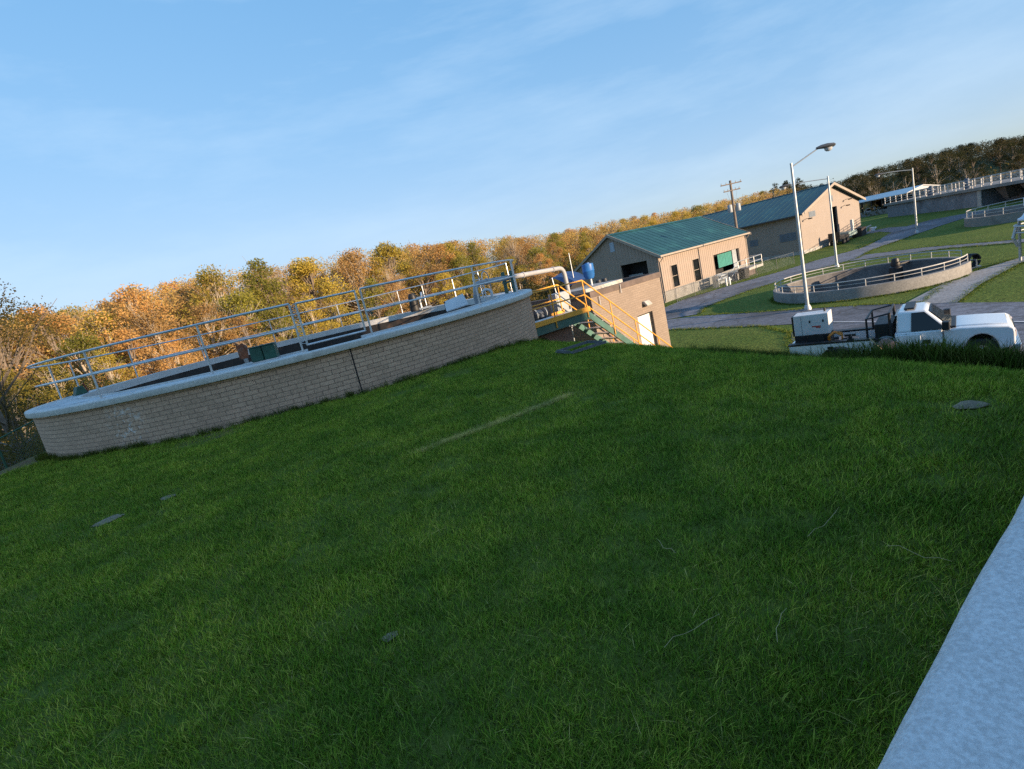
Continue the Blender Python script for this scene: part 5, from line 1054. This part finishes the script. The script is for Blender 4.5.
# thin high cloud, laid out by direction
tc=nt.nodes.new('ShaderNodeTexCoord'); mp=N(nt,'ShaderNodeMapping'); mp.inputs['Scale'].default_value=(1.0,2.6,5.5); mp.inputs['Rotation'].default_value=(.25,.35,.5); nt.links.new(tc.outputs['Generated'],mp.inputs[0])
n1=noise(nt,1.7,7,mp.outputs[0],.62); n2=noise(nt,.9,3,tc.outputs['Generated'],.5)
mm=N(nt,'ShaderNodeMath',operation='MULTIPLY'); nt.links.new(ramp(nt,n1,.42,.74,0,1),mm.inputs[0]); nt.links.new(ramp(nt,n2,.36,.66,.05,.28),mm.inputs[1])
hs=N(nt,'ShaderNodeHueSaturation',Saturation=1.3,Value=1.0); nt.links.new(sk.outputs[0],hs.inputs['Color'])
# sky brightness compressed and mixed with pale blue to even out the horizon glow
dv=N(nt,'ShaderNodeVectorMath',operation='MULTIPLY_ADD'); nt.links.new(hs.outputs[0],dv.inputs[0]); dv.inputs[1].default_value=(1/1.9,)*3; dv.inputs[2].default_value=(1,1,1)
dq=N(nt,'ShaderNodeVectorMath',operation='DIVIDE'); nt.links.new(hs.outputs[0],dq.inputs[0]); nt.links.new(dv.outputs[0],dq.inputs[1])
dm=N(nt,'ShaderNodeVectorMath',operation='MULTIPLY'); nt.links.new(dq.outputs[0],dm.inputs[0]); dm.inputs[1].default_value=(1.08,1.18,1.42)
tl=N(nt,'ShaderNodeVectorMath',operation='MULTIPLY_ADD'); nt.links.new(hs.outputs[0],tl.inputs[0]); tl.inputs[1].default_value=(.075,.07,.068); nt.links.new(dm.outputs[0],tl.inputs[2])
c=mix(nt,.33,tl.outputs[0],(.45,1.24,2.5))
c=mix(nt,mm.outputs[0],c,(2.2,2.6,2.9))
nt.links.new(c,bg.inputs[0]); bg.inputs[1].default_value=.15; nt.links.new(bg.outputs[0],out.inputs[0])
sd=bpy.data.lights.new('sun','SUN'); sd.energy=3.6; sd.angle=R(.5); sd.color=(1.0,.75,.50); so=bpy.data.objects.new('sun',sd); COL.objects.link(so)
e,h=R(SUN_EL),R(SUN_HD); v=Vector((math.sin(h)*math.cos(e),math.cos(h)*math.cos(e),math.sin(e))); so.rotation_euler=v.to_track_quat('Z','Y').to_euler(); so.location=(30,-30,30)
cd=bpy.data.cameras.new('camera'); cd.sensor_fit='HORIZONTAL'; cd.sensor_width=36; cd.lens=540/1024*36; cd.clip_start=.05; cd.clip_end=5000
cam=bpy.data.objects.new('camera',cd); COL.objects.link(cam); sc.camera=cam
p_,r_c=R(11.25),R(12.95)
fwd=Vector((0,math.cos(p_),-math.sin(p_))); upv=Vector((0,math.sin(p_),math.cos(p_))); rt=Vector((1,0,0))
X_=rt*math.cos(r_c)-upv*math.sin(r_c); Y_=rt*math.sin(r_c)+upv*math.cos(r_c)
mw=Matrix((( X_.x,Y_.x,-fwd.x,0),(X_.y,Y_.y,-fwd.y,0),(X_.z,Y_.z,-fwd.z,0),(0,0,0,1))); cam.matrix_world=mw
vs=sc.view_settings; vs.view_transform='Standard'; vs.look='None'; vs.exposure=1.5; vs.gamma=1; vs.use_curve_mapping=False
sc.cycles.use_denoising=False; sc.cycles.max_bounces=5; sc.cycles.diffuse_bounces=3; sc.cycles.transmission_bounces=3; sc.cycles.transparent_max_bounces=4
